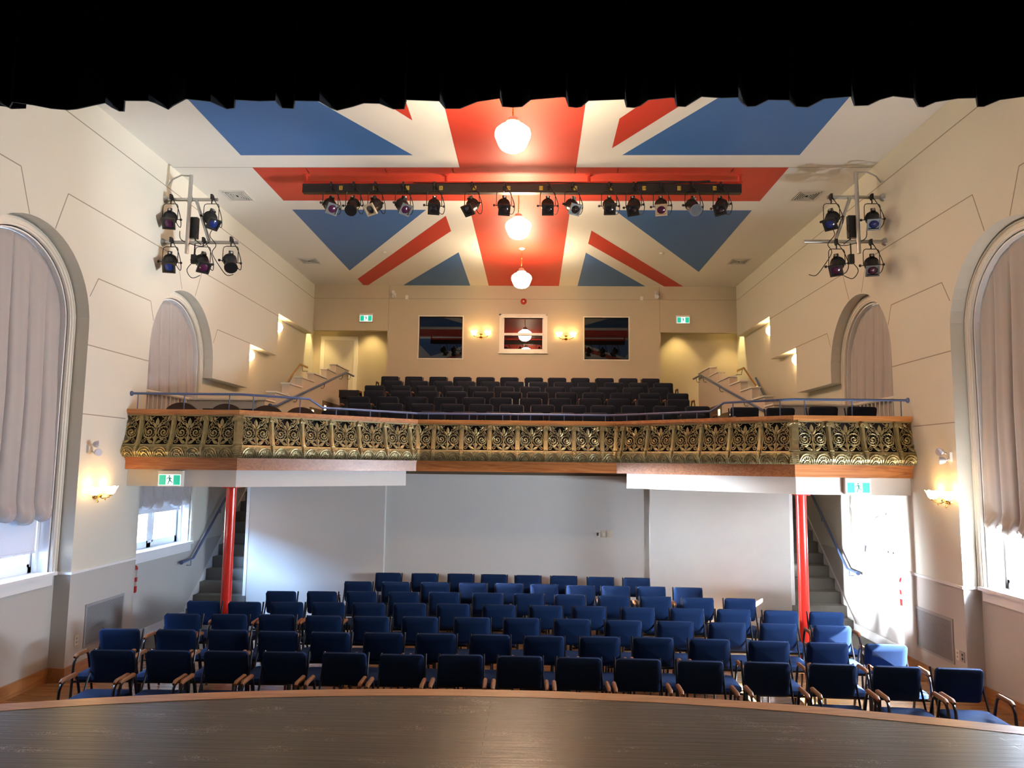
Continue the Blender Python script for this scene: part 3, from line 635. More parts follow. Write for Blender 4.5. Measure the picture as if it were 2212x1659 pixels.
    if u0 > 0 or u1 < Wd:
        bm = bmesh.new(); bm.from_mesh(me)
        for x_, n_ in ((u0, (-1, 0, 0)), (u1, (1, 0, 0))):
            bmesh.ops.bisect_plane(bm, geom=bm.verts[:]+bm.edges[:]+bm.faces[:], plane_co=(x_, 0, 0), plane_no=n_, clear_outer=True)
        bm.to_mesh(me); bm.free()
    return me
def rib_mesh():
    mb = MB(); ss = [PH*k/16 for k in range(17)]
    for a, b in zip(ss, ss[1:]):
        w_ = .022
        for (ua, ub, d) in ((-w_, w_, .022), (-.010, .010, .032)):
            i = [mb.pt(pp(u, s_, dd)) for s_ in (a, b) for u, dd in ((ua, -.004), (ua, d), (ub, d), (ub, -.004))]
            for q in range(3): mb.face((i[q], i[q+1], i[q+5], i[q+4]))
    for k in range(6):
        s_ = .02+.025*k
        for sx in (-1, 1):
            p = pp(sx*.014, s_, .030); mb.lathe([(.002, -.007), (.007, -.003), (.007, .003), (.002, .007)], 6, 0, 'y', p)
    for s_, r, h_ in ((.18, .028, .012), (.51, .034, .02), (.54, .030, .012)):
        p = pp(0, s_, .022); mb.box(p[0]-r, p[0]+r, p[1]-.018, p[1]+.02, s_-h_/2, s_+h_/2)
    for k in range(5):
        a = PI*k/4; p = pp(.022*math.cos(a), .525+.018*math.sin(a), .035); mb.lathe([(.003, -.012), (.012, -.004), (.012, .004), (.003, .012)], 6, 0, 'y', p)
    return mb.mesh('rib', [M['brass']], False, False)
PM = panel_mesh(); RM = rib_mesh(); cache = {}
def place_panel(p0, d, u_off, ang, u0, u1):
    key = (round(u0, 3), round(u1, 3))
    if key == (0, round(PWID, 3)): me = PM
    else:
        if key not in cache: cache[key] = panel_mesh(u0, u1)
        me = cache[key]
    o = bpy.data.objects.new('ornament_panel', me); COL.objects.link(o); o.parent = par
    o.location = (p0[0]+d[0]*u_off, p0[1]+d[1]*u_off, 2.64); o.rotation_euler = (0, 0, ang)
def place_rib(p0, d, u, ang):
    o = bpy.data.objects.new('rib', RM); COL.objects.link(o); o.parent = par
    o.location = (p0[0]+d[0]*u, p0[1]+d[1]*u, 2.64); o.rotation_euler = (0, 0, ang); return o
def seg(i, full, first, last):
    a, b = Vector(corner[i]), Vector(corner[i+1]); L = (b-a).length; d = (b-a)/L; ang = math.atan2(d.y, d.x)
    pos = 0
    if first > 0: place_panel(a, d, first-PWID, ang, PWID-first, PWID); pos = first; place_rib(a, d, pos, ang)
    n = full
    sc = 1
    for k in range(n):
        place_panel(a, d, pos, ang, 0, PWID); pos += PWID
        if pos < L-.03: place_rib(a, d, pos, ang)
    if last > .03: place_panel(a, d, pos, ang, 0, min(PWID, L-pos))
    if i < 4:
        d2 = Vector(corner[i+2])-b; a2 = math.atan2(d2.y, d2.x); o = place_rib(b, d, 0, (ang+a2)/2)
        o.scale = (2.6 if i in (0, 3) else 1.3, 1.05, 1)
L0 = W-X1; L1 = math.hypot(X1-X2, YC-YE); L2 = 2*X2
seg(0, 3, L0-3*PWID, 0); seg(1, 6, 0, L1-6*PWID); seg(2, 6, .27, L2-.27-6*PWID); seg(3, 6, L1-6*PWID, 0); seg(4, 3, 0, L0-3*PWID)

# balcony handrail along the parapet
hr = thing('balcony_handrail', (0, 0, 0), 'thin blue grey metal handrail on posts running above the balcony front', 'handrail')
pl = [(-W, YE+.03, 3.50), (-X1-.02, YE+.03, 3.50), (-2.96, 10.52, 3.50), (-2.80, 10.66, 3.385), (-X2-.01, YC+.03, 3.385), (X2+.01, YC+.03, 3.385), (2.80, 10.66, 3.385), (2.96, 10.52, 3.50), (X1+.02, YE+.03, 3.50), (W, YE+.03, 3.50)]
mb = MB(); mb.tube(pl, .017, 8)
for s in (-1, 1): mb.lathe([(.035, 0), (.035, .015), (.02, .03)] if s < 0 else [(.02, -.03), (.035, -.015), (.035, 0)], 12, 0, 'x', (s*W, YE+.03, 3.50))
mb.build('rail', M['rail'], hr, True)
def railz(p, zt): 
    mb = MB(); mb.tube([(p[0], p[1], 3.283), (p[0], p[1], zt)], .008, 6); mb.build('post', M['rail'], hr)
for s in (-1, 1):
    for x_ in (5.12, 4.48, 3.86): railz((s*x_, YE+.03), 3.50)
    for t in (.06, .30): railz((s*(X1+(X2-X1)*t), YE+.03+(YC-YE)*t), 3.50)
    for t in (.50, .70, .93): railz((s*(X1+(X2-X1)*t), YE+.03+(YC-YE)*t), 3.385)
    for x_ in (.22, .75, 1.40): railz((s*x_, YC+.03), 3.385)

# stepped guard walls beside the stair wells
steps = [(11.8, 3.58), (12.25, 3.75), (12.95, 3.97), (13.65, 4.16), (14.4, 4.33), (15.3, 4.53), (16.0, 4.72), (17.1, None)]
M['guard'] = mat('guard_wall_paint', (.55, .48, .385), .5)
def bracket(mb, x, y, z, s): mb.tube([(x+s*.07, y, z-.10), (x+s*.02, y, z-.10), (x, y, z-.06), (x, y, z)], .006, 6)
for s in (-1, 1):
    nm = 'left' if s < 0 else 'right'
    poly = [(11.8, 2.4)]
    for (y, z), (y2, _) in zip(steps, steps[1:]): poly += [(y, z), (y2, z)]
    poly += [(17.1, 3.0)]
    mb = MB(); mb.prism([poly], 'yz', s*4.20, s*4.07); r = struct(mb.build('wall_guard_'+nm, M['guard']))
    mb = MB()
    for (y, z), (y2, _) in zip(steps, steps[1:]): mb.box(s*4.22, s*4.05, y-.02, y2-.0, z, z+.025)
    mb.build('step_cap', M['trim'], r)
    mb = MB()
    for (y0, y1, z) in ((12.5, 13.3, 3.16), (13.3, 14.2, 3.45), (14.2, 15.05, 3.66), (15.05, 17.1, 3.86)): mb.box(s*4.071, s*4.06, y0, y1, 2.6, z)
    mb.build('carpet_base', M['carpet_brown'], r)
    for y, z in ((14.35, 3.55), (15.2, 3.70)):
        mb = MB(); mb.box(s*4.06, s*4.045, y-.04, y+.04, z-.06, z+.06); o = mb.build('step_light', M['steplight'])
        tag(o, 'small glowing step light low on the %s guard wall, %s' % (nm, 'nearer one' if y < 15 else 'farther one'), 'light', 'step lights')
    mb = MB(); mb.box(s*XN, s*4.2, 11.86, 11.98, 2.4, 3.58); mb.box(s*XN, s*4.2, 11.84, 12.0, 3.58, 3.605, 1); struct(mb.build('wall_low_'+nm, [M['wall_low'], M['trim']]))
    h = thing('stair_handrail', (0, 0, 0), 'sloping blue grey handrail on the %s stepped guard wall of the balcony' % nm, 'handrail', 'balcony stair handrails')
    mb = MB(); x = s*4.0; mb.tube([(x, 11.85, 3.50), (x, 12.15, 3.52), (x, 16.6, 4.63), (x, 17.3, 4.63)], .022, 8); mb.lathe([(.034, -.012), (.034, .012)], 10, 0, 'y', (x, 11.85, 3.50)); mb.build('rail', M['rail'], h, True)
    for y in (13.2, 14.9, 16.3): mb = MB(); bracket(mb, x, y, 3.52+(y-12.15)*.2494-.01, s); mb.build('bracket', M['tube'], h)
    mb = MB(); bracket(mb, x, 17.0, 4.62, s); mb.build('bracket', M['tube'], h)
    h = thing('stair_grab_rail', (0, 0, 0), 'short brass coloured rail end showing behind the %s stepped guard wall' % nm, 'handrail', 'stair rail ends')
    mb = MB(); mb.tube([(s*4.32, 13.5, 4.05), (s*4.32, 14.3, 4.50), (s*4.32, 14.75, 4.50)], .02, 8); mb.build('rail', M['polebrass'], h, True)
    mb = MB(); mb.tube([(s*4.20, 14.4, 4.38), (s*4.30, 14.4, 4.38), (s*4.32, 14.4, 4.49)], .006, 6); mb.build('bracket', M['tube'], h)
    # window guard with balusters
    g = thing('window_guard', (0, 0, 0), 'white baluster guard across the %s balcony window' % nm, 'guard rail', 'window guards')
    mb = MB(); mb.tube([(s*5.36, 10.31, 3.60), (s*5.36, 12.38, 3.60)], .025, 8); mb.build('rail', M['trim'], g, True)
    mb = MB(); mb.box(s*5.34, s*5.38, 10.3, 12.4, 2.70, 2.73); mb.build('bottom_rail', M['trim'], g)
    for k in range(16):
        y = 10.36+.13*k; mb = MB(); mb.tube([(s*5.36, y, 2.70), (s*5.36, y, 3.60)], .011 if 0 < k < 15 else .022, 6); mb.build('baluster', M['trim'], g, True)
    # stairs up from the hall
    mb = MB()
    poly = [(12.3, 0)]
    for k in range(21): poly += [(12.3+.232*k, .182*(k+1)), (12.3+.232*(k+1), .182*(k+1))]
    poly += [(12.3+.232*21, .182*20)]; poly += [(13.0, 0)]
    mb.prism([poly], 'yz', s*4.52, s*(XN-.02)); r = struct(mb.build('floor_stairs', M['carpet']))
    h = thing('stair_handrail', (0, 0, 0), 'blue handrail on the %s wall of the lower stairs' % nm, 'handrail', 'lower stair handrails')
    x = s*(XN-.07); mb = MB(); mb.tube([(x, 11.95, .97), (x, 12.35, .99), (x, 17.0, 4.63)], .021, 8); mb.lathe([(.032, -.01), (.032, .012)], 10, 0, 'y', (x, 11.95, .97)); mb.build('rail', M['rail'], h, True)
    for y in (12.28, 13.35, 15.0): mb = MB(); zz = .985+max(0, y-12.35)*.783; mb.tube([(s*XN, y, zz-.10), (x, y, zz-.10), (x, y, zz)], .007, 6); mb.build('bracket', M['rail'], h)
    # red steel column
    o = thing('steel_column', (s*3.835, 10.07, 0), 'round red painted steel column under the %s side of the balcony' % nm, 'column', 'red columns')
    mb = MB(); mb.lathe([(.068, .02), (.068, 2.24)], 24); mb.build('shaft', M['redpole'], o, True)
    mb = MB(); mb.box(-.1, .1, -.1, .1, 0, .02); mb.build('base_plate', M['redpole'], o)
    mb = MB(); mb.box(-.09, .09, -.09, .09, 2.235, 2.25); mb.build('top_plate', M['redpole'], o)

# ------------------------------------------------------------------ chairs
def chair_proto(fab):
    r = thing('armchair', (0, 0, 0), 'x', 'chair')
    mb = MB(); mb.cushion(.44, .44, .055, .05, .012, o=(0, -.03, .405)); mb.build('seat', fab, r, True)
    th = math.radians(-14); R_ = Matrix.Rotation(PI/2+th*-1, 4, 'X')
    mb = MB(); mb.cushion(.415, .315, .045, .035, .010, M_=R_, o=(0, .245, .665)); mb.build('backrest', fab, r, True)
    for s in (-1, 1):
        x = s*.24
        mb = MB(); mb.tube([(x*1.02, -.235, 0), (x, -.225, .45), (x, -.215, .56), (x, -.185, .605), (x, -.14, .617)], .0125, 7); mb.build('leg', M['tube'], r, True)
        mb = MB(); mb.tube([(x*1.02, .24, 0), (x, .12, .40), (x, .07, .56), (x, .05, .60), (x, .02, .617)], .0125, 7); mb.build('leg', M['tube'], r, True)
        mb = MB(); mb.tube([(x, -.205, .620), (x, -.17, .634), (x, .02, .634), (x, .045, .628)], [.014, .021, .021, .016], 8); mb.build('armrest', M['arm'], r, True)
    mb = MB()
    for y in (-.20, .13): mb.tube([(-.24, y, .385), (.24, y, .385)], .011, 6)
    for s in (-1, 1): mb.tube([(s*.20, -.22, .392), (s*.20, .16, .392)], .010, 6)
    mb.build('seat_frame', M['tube'], r, True)
    mb = MB()
    for s in (-1, 1): mb.tube([(s*.212, .10, .385), (s*.214, .165, .50), (s*.214, .225, .62), (s*.212, .283, .80)], .0105, 6)
    mb.tube([(-.213, .105, .388), (.213, .105, .388)], .009, 6)
    mb.build('back_frame', M['tube'], r, True)
    return r
P0 = chair_proto(M['fabric']); used = [False]
def put_chair(x, y, z, rz, label, group, proto=None):
    if proto is None:
        if not used[0]: used[0] = True; o = P0
        else: o = copy_tree(P0)
    else: o = copy_tree(proto)
    o.location = (x, y, z); o.rotation_euler = (0, 0, rz); o['label'] = label; o['group'] = group
    return o
floor_rows = {
1: [(-3.69,7.21),(-3.16,7.23),(-2.62,7.25),(-2.07,7.26),(-1.5,7.27),(-.95,7.25),(-.4,7.28),(.16,7.27),(.71,7.26),(1.26,7.25),(1.83,7.22),(2.44,7.22),(3.03,7.2),(3.59,7.16),(4.13,7.13)],
2: [(-4.11,8.07),(-3.51,8.09),(-2.96,8.12),(-2.42,8.1),(-1.86,8.1),(-1.3,8.12),(-.74,8.12),(-.17,8.12),(.4,8.1),(.98,8.12),(1.54,8.13),(2.12,8.1),(2.72,8.06),(3.31,8.04),(3.89,8.01)],
3: [(-3.83,8.9),(-3.28,8.92),(-2.73,8.95),(-2.17,8.93),(-1.61,8.94),(-1.04,8.97),(-.43,8.98),(.15,9.0),(.74,9.0),(1.33,8.97),(1.93,8.97),(2.52,8.94),(3.1,8.93),(3.69,8.87)],
4: [(-3.94,9.71),(-3.4,9.69),(-2.87,9.73),(-2.34,9.76),(-1.82,9.77),(-1.3,9.8),(-.74,9.81),(-.15,9.8),(.45,9.8),(1.0,9.8),(1.61,9.77),(2.23,9.76),(2.81,9.75),(3.39,9.72),(3.94,9.68)],
5: [(-3.21,10.51),(-2.65,10.55),(-2.11,10.6),(-1.52,10.62),(-.96,10.66),(-.35,10.66),(.23,10.66),(.8,10.63),(1.4,10.6),(1.97,10.58),(2.54,10.54),(3.11,10.54)],
6: [(-2.36,11.46),(-1.79,11.48),(-1.2,11.51),(-.62,11.5),(-.08,11.51),(.45,11.48),(.99,11.42),(1.51,11.41),(2.04,11.42),(2.58,11.39)],
7: [(-2.08,12.38),(-1.49,12.39),(-.9,12.41),(-.35,12.4),(.2,12.36),(.78,12.37),(1.37,12.3),(1.94,12.27)]}
for k, ps in floor_rows.items():
    n = len(ps)
    for i, (x, y) in enumerate(ps):
        row = ['front', 'second', 'third', 'fourth', 'fifth', 'sixth', 'rearmost'][k-1]
        pos = 'leftmost' if i == 0 else 'rightmost' if i == n-1 else (ORD[i]+' from the left') if i < n/2 else (ORD[n-1-i]+' from the right')
        rz = .045*(-x/4) + random.uniform(-.02, .02)
        put_chair(x+.29*math.sin(rz), y-.29, 0, rz, 'blue padded armchair on the hall floor, %s in the %s row' % (pos, row), 'hall floor armchairs')
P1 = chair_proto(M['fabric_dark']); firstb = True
bal = {1: [-3.16,-2.59,-2.02,-1.46,-.91,-.34,.22,.75,1.32,1.85,2.41,2.97], 2: [-2.91,-2.33,-1.76,-1.21,-.69,-.13,.43,1.0,1.52,2.07,2.65,3.23],
3: [-3.13,-2.56,-2.0,-1.44,-.89,-.36,.21,.77,1.35,1.9,2.46,3.04], 4: [-3.0,-2.45,-1.89,-1.31,-.75,-.19,.35,.93,1.48,2.04,2.62,3.19],
5: [-3.17,-2.6,-2.05,-1.47,-.94,-.37,.19,.73,1.27,1.84,2.39,2.94], 6: [-2.92,-2.33,-1.78,-1.27,-.71,-.16,.37,.94,1.48,2.07,2.62,3.18],
7: [-3.15,-2.58,-2.0,-1.43,-.88,-.31,.27,.82,1.37,1.94,2.5,3.02]}
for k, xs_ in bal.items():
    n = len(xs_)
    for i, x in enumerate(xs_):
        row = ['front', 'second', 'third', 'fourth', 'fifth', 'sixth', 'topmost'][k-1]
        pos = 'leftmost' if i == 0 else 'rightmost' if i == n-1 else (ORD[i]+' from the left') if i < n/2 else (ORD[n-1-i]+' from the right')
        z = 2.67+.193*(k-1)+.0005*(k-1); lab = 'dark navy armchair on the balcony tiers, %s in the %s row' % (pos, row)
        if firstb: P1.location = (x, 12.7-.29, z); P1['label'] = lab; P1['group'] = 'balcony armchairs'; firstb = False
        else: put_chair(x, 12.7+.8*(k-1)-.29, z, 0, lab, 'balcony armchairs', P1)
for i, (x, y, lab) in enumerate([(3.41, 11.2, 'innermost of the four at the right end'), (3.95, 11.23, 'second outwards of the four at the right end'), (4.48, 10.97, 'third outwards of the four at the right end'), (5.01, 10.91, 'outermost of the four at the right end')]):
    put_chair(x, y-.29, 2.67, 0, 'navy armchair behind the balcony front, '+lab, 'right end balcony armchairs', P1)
# brown rounded chairs on the left end
def tub():
    r = thing('round_back_chair', (0, 0, 0), 'x', 'chair')
    mb = MB(); mb.cushion(.46, .44, .06, .12, .015, o=(0, -.03, .42)); mb.build('seat', M['brown_fabric'], r, True)
    mb = MB(); out = [(-.25, .0)]+[(.25*math.cos(a)*1.0, .10+.19*math.sin(a)) for a in [PI-PI*k/16 for k in range(17)]]+[(.25, .0), (.20, -.06), (-.20, -.06)]
    mb.prism([[(x, z+.47) for x, z in out]], 'xz', .18, .225); o = mb.build('backrest', M['brown_fabric'], r); bv = o.modifiers.new('b', 'BEVEL'); bv.width = .014; bv.segments = 2
    mb = MB(); mb.box(-.02, .02, .19, .24, .30, .50); mb.build('back_bracket', M['tube'], r)
    for sx in (-1, 1):
        for y in (-.2, .17): mb = MB(); mb.tube([(sx*.21, y, 0), (sx*.18, y*.9, .42)], .012, 7); mb.build('leg', M['tube'], r, True)
    return r
T0 = tub()
for i, (x, y, lab) in enumerate([(-4.80, 10.5, 'outermost, nearest the left wall'), (-4.21, 10.65, 'second from the left wall'), (-3.70, 10.9, 'third from the left wall'), (-3.29, 11.2, 'innermost, beside the stepped guard wall')]):
    o = T0 if i == 0 else copy_tree(T0)
    o.location = (x, y-.2, 2.67); o['label'] = 'brown round-backed chair behind the balcony front, '+lab; o['group'] = 'brown round-backed chairs'
for i, x in enumerate((-4.50, -3.96)):   # low dark tables between
    r = thing('side_table', (x, 11.1, 2.67), 'low black side table between brown balcony chairs, %s one' % ('outer' if i == 0 else 'inner'), 'table', 'balcony side tables')
    mb = MB(); mb.box(-.2, .2, -.14, .14, .68, .71); mb.build('table_top', M['tube'], r)
    for sx in (-1, 1): 
        for sy in (-1, 1): mb = MB(); mb.box(sx*.18-.012, sx*.18+.012, sy*.12-.012, sy*.12+.012, 0, .68); mb.build('leg', M['tube'], r)
r = thing('waste_bin', (-3.62, 15.55, 3.25), 'black bin with a flared rim at the left end of the balcony seats', 'bin')
mb = MB(); mb.prism([[(-.13, 0), (.17, 0), (.19, .68), (-.14, .68), (-.19, .80), (-.19, .68)]], 'xz', -.16, .16); mb.box(-.20, .20, -.18, .18, .70, .84); mb.build('body', M['tube'], r)
mb = MB(); mb.box(-.205, .205, -.185, .185, .84, .86); mb.build('lid', M['slot'], r)

# ------------------------------------------------------------------ pendants
def pendant(y, zc, label, first=None):
    if first: r = copy_tree(first)
    else:
        r = thing('pendant_lamp', (0, 0, 0), label, 'lamp')
        mb = MB(); prof = [(.085, .17), (.10, .150), (.15, .125), (.195, .085), (.207, .045), (.204, .015), (.185, -.03), (.168, -.075), (.14, -.12), (.095, -.150), (.04, -.165), (.001, -.168)]
        mb.lathe(prof[::-1], 28); mb.build('glass_shade', M['globe'], r, True)
        mb = MB(); mb.lathe([(.088, .165), (.088, .185), (.06, .20), (.055, .235), (.02, .25), (.01, .26)], 16); mb.build('fitter', M['pipe'], r, True)
        L = ZC-zc; mb = MB(); mb.tube([(0, 0, .25), (0, 0, L-.02)], .006, 6)
        z = .26
        while z < L-.04:
            mb.tube([(.009*math.cos(a+z*9), .009*math.sin(a+z*9), z+.02*math.sin(a)) for a in [2*PI*q/6 for q in range(6)]], .003, 4, closed=True); z += .035
        mb.build('chain', M['polebrass'], r, True)
        mb = MB(); mb.lathe([(.06, L), (.06, L-.012), (.03, L-.035), (.01, L-.04)], 16); mb.build('canopy', M['plastic'], r, True)
    r.location = (0, y, zc); r['label'] = label; r['group'] = 'pendant lamps on the centre line'
    return r
p0 = pendant(8.15, 6.33, 'glowing schoolhouse glass pendant nearest the stage, in front of the lighting bar')
pendant(11.45, 6.33, 'glowing schoolhouse glass pendant just behind the black lighting bar', p0)
pendant(14.77, 6.33, 'glowing schoolhouse glass pendant farthest back, near the rear wall', p0)

# ------------------------------------------------------------------ lighting bar and stage lights
bar = thing('lighting_bar', (0, 10.9, 0), 'long black electrical raceway on a red pipe under the ceiling flag', 'lighting bar')
mb = MB(); mb.box(-3.30, 3.37, -.05, .05, 6.70, 6.835); mb.build('raceway', mat('raceway_black', (.018, .013, .013), .45), bar)
mb = MB(); mb.tube([(-3.30, .02, 6.87), (3.40, .02, 6.87)], .028, 10); mb.build('pipe', M['redpipe'], bar, True)
for x in (-3.27, -1.10, 1.08, 3.36):
    mb = MB(); mb.tube([(x, .02, 6.87), (x, .02, 6.99)], .024, 8); mb.lathe([(.05, 6.985), (.05, 7.0)], 12, 0, 'z', (x, .02, 0)); mb.build('hanger', M['redpipe'], bar, True)
mb = MB(); mb.tube([(-1.6, -.03, 6.86), (-1.0, -.05, 6.845), (0, -.05, 6.85), (.6, -.05, 6.858), (1.3, -.05, 6.84), (2.2, -.04, 6.85), (2.6, -.05, 6.86), (3.0, -.03, 6.87)], .008, 5); mb.tube([(1.8, -.04, 6.865), (2.2, -.05, 6.875), (2.7, -.04, 6.87), (2.9, -.05, 6.88)], .012, 5); mb.build('loose_cable', M['cable'], bar, True)
tx0 = .2629
def tagpx(px): return (px-1152)/1590*10.85+tx0
for px, t in ((1548, '16'), (1470, '15'), (1393, '14'), (1319, '13'), (1241, '12'), (1165, '11'), (1093, '10'), (1017, '9'), (942, '8'), (867, '7'), (793, '6'), (717, '5')):
    x = tagpx(px); mb = MB(); mb.box(x-.026, x+.026, -.054, -.05, 6.735, 6.80); o = mb.build('number_tag', M['yellow'], bar)
    cu = bpy.data.curves.new('digits', 'FONT'); cu.body = t; cu.size = .062; cu.align_x = 'CENTER'; cu.align_y = 'CENTER'; cu.extrude = .0006
    tmp = bpy.data.objects.new('digits', cu); me = bpy.data.meshes.new_from_object(tmp); bpy.data.objects.remove(tmp)
    me.materials.clear(); me.materials.append(M['slot']); d = bpy.data.objects.new('digits', me); COL.objects.link(d); d.parent = o
    d.matrix_parent_inverse = Matrix.Identity(4); d.location = (x, -.0550, 6.767); d.rotation_euler = (PI/2, 0, 0); d.scale = (.8, 1, 1)
def stage_light(kind, gel, frame):
    """origin: clamp on the pipe; hangs 0.36 m"""
    r = thing('stage_light', (0, 0, 0), 'x', 'stage light')
    mb = MB(); mb.box(-.014, .014, -.03, .03, -.03, .045); mb.tube([(-.0, .03, .04), (0, .045, 0), (0, .03, -.03)], .012, 6); mb.tube([(0, 0, -.03), (0, 0, -.10)], .010, 6); mb.tube([(.0, .0, -.02), (.045, -.01, -.045)], .006, 5); mb.build('clamp', M['lampbody'], r, True)
    mb = MB(); yk = [(-.115, 0, -.33), (-.112, 0, -.14), (-.10, 0, -.108), (-.07, 0, -.095), (.07, 0, -.095), (.10, 0, -.108), (.112, 0, -.14), (.115, 0, -.33)]
    mb.tube(yk, .006, 6); mb.build('yoke', M['lampbody'], r, True)
    hs = MB()
    # body points along -y (towards the stage); rear dome + barrel
    hs.lathe([(.02, .13), (.055, .12), (.085, .08), (.092, .03), (.088, -.01), (.072, -.03), (.070, -.11), (.080, -.115), (.080, -.135)], 16, 0, 'y')
    for k in range(4): hs.lathe([(.094, .075-k*.022), (.097, .070-k*.022), (.094, .065-k*.022)], 16, 0, 'y')
    hs.box(-.03, .03, .02, .10, .075, .125)
    h = hs.build('housing', M['lampbody'] if kind else M['lampbody2'], r, True, (0, 0, -.325))
    g = MB(); q = .088
    if frame == 'round':
        g.lathe([(.086, -.15), (.094, -.15), (.094, -.175), (.086, -.175)], 16, 0, 'y'); g.lathe([(.060, -.152), (.086, -.175)], 16, 0, 'y')
    else:
        for b in ((-q, q, -q, -q+.022), (-q, q, q-.022, q), (-q, -q+.022, -q+.022, q-.022), (q-.022, q, -q+.022, q-.022)): g.box(b[0], b[1], -.165, -.135, b[2], b[3])
        g.prism([[(-.07, -.07), (.07, -.07), (.07, .07), (-.07, .07)], arc(0, 0, .062, 0, 2*PI, 20)[:-1]], 'xz', -.150, -.146)
    g.build('gel_frame', M['gel_card'] if frame == 'card' else M['gel_frame'] if frame == 'grey' else M['lampbody'], h)
    g = MB(); g.lathe([(.001, -.160), (.04, -.155), (.064, -.144), (.064, -.138), (.001, -.138)], 18, 0, 'y'); g.build('lens', gel, h, True)
    for s_ in (-1, 1):
        g = MB(); g.tube([(s_*.09, 0, 0), (s_*.15, 0, 0)], .007, 6); g.lathe([(.018, s_*.135), (.020, s_*.15), (.014, s_*.165)] if s_ > 0 else [(.014, -.165), (.020, -.15), (.018, -.135)], 8, 0, 'x'); g.build('knob', M['lampbody'], h, True)
    g = MB(); g.tube([(0, .04, .08), (0, .04, .13)], .008, 6); g.lathe([(.015, .12), (.018, .13), (.012, .145)], 8, 0, 'z', (0, .04, 0)); g.build('top_knob', M['pipe'], h, True)
    mb = MB(); mb.tube(smooth([(.02, .11, -.30), (.08, .12, -.40), (.14, .06, -.42), (.16, 0, -.32), (.11, 0, -.16), (.04, .0, -.04), (.02, .02, .02)]), .006, 5); mb.build('power_cable', M['cable'], r, True)
    return r
protos = {}
def put_light(x, y, z, pan, tilt, roll, body, gel, frame, label, group, side=0):
    key = (body, gel, frame)
    if key not in protos: protos[key] = stage_light(body, M[gel], frame); r = protos[key]
    else: r = copy_tree(protos[key])
    r.location = (x, y, z); r['label'] = label; r['group'] = group
    h = [c for c in r.children if c.name.startswith('housing')][0]
    h.rotation_euler = (math.radians(tilt), math.radians(roll), math.radians(pan))
    if not side: r.rotation_euler = (0, 0, math.radians(pan*.3))
    return r
bars = [(696, 28, 'gel_purple', 'grey'), (747, 0, 'gel_dark', 'round'), (796, -22, 'gel_dark', 'card'), (858, 30, 'gel_purple', 'grey'), (928, 6, 'gel_dark', 'plain'), (1012, -25, 'gel_dark', 'plain'), (1083, 6, 'gel_dark', 'plain'),
        (1180, 0, 'gel_dark', 'plain'), (1234, 18, 'gel_dark', 'grey'), (1315, 0, 'gel_dark', 'plain'), (1369, -14, 'gel_dark', 'plain'), (1429, -8, 'gel_purple', 'card'), (1498, 8, 'gel_blue', 'round'), (1560, -22, 'gel_dark', 'plain')]
for i, (px, pan, gel, frame) in enumerate(bars):
    x = tagpx(px); d = {'grey': 'grey framed', 'card': 'tan framed', 'round': 'round fronted', 'plain': 'square black fronted'}[frame]
    pos = 'leftmost' if i == 0 else 'rightmost' if i == 13 else (ORD[i]+' from the left') if i < 7 else (ORD[13-i]+' from the right')
    put_light(x, 10.815, 6.80, pan, 36+(i*7 % 9), (pan*.25), 0, gel, frame, '%s stage light hanging from the black lighting bar, %s' % (d, pos), 'stage lights on the bar')
# side pipe rigs
def side_rig(s, y0, nm):
    r = thing('pipe_rig', (0, 0, 0), 'galvanised pipe frame for stage lights bracketed to the %s wall' % nm, 'pipe frame')
    mb = MB(); xv = s*4.83
    mb.tube([(xv, y0, 6.80), (xv, y0, 5.61)], .028, 10); mb.build('upright', M['pipe'], r, True)
    e1, e2 = (4.43, 4.08)
    for z, xe in ((6.44, e1), (5.79, e2)):
        mb = MB(); mb.tube([(s*W, y0+.04, z), (s*xe, y0+.04, z)], .026, 10)
        mb.lathe([(.06, s*(W-.0)), (.055, s*(W-.02)), (.033, s*(W-.05))] if s > 0 else [(.033, s*(W-.05)), (.055, s*(W-.02)), (.06, s*W)], 14, 0, 'x', (0, y0+.04, z)); mb.lathe([(.034, z-.04), (.034, z+.04)], 10, 0, 'z', (xv, y0+.01, 0))
        mb.build('crossbar', M['pipe'], r, True)
    mb = MB(); mb.tube([(s*4.74, y0+.02, 6.42), (s*4.52, y0+.02, 5.82)], .024, 10); mb.build('brace', M['pipe'], r, True)
    mb = MB(); mb.tube([(xv, y0, 6.79), (s*4.98, y0, 6.80), (s*5.12, y0+.03, 6.75), (s*5.2, y0+.04, 6.66)], .013, 6); mb.build('conduit', M['pipe'], r, True)
    mb = MB(); mb.box(s*4.80-.075, s*4.80+.075, y0+.05, y0+.13, 5.86, 6.18); o = mb.build('dimmer_box', M['lampbody'], r)
    mb = MB(); mb.box(s*4.73-.035, s*4.73+.035, y0, y0+.07, 5.47, 5.60); mb.tube([(s*4.74, y0+.06, 5.86), (s*4.73, y0+.03, 5.60)], .010, 6)
    mb.tube(smooth([(s*4.73, y0, 5.48), (s*4.80, y0-.02, 5.36), (s*4.72, y0-.02, 5.24), (s*4.60, y0-.02, 5.28)]), .006, 5); mb.tube(smooth([(s*4.95, y0, 5.95), (s*4.93, y0, 5.83), (s*4.8, y0, 5.76), (s*4.6, y0, 5.72), (s*4.50, y0, 5.79)]), .006, 5)
    mb.tube(smooth([(s*4.45, y0, 6.0), (s*4.5, y0, 5.88), (s*4.4, y0, 5.74), (s*4.45, y0, 5.62), (s*4.33, y0, 5.42), (s*4.22, y0, 5.29), (s*4.12, y0, 5.30)]), .006, 5); mb.tube(smooth([(s*4.75, y0+.1, 6.1), (s*4.70, y0+.05, 5.98), (s*4.73, y0, 5.85), (s*4.62, y0, 5.74)]), .006, 5)
    mb.build('cabling', M['cable'], r, True)
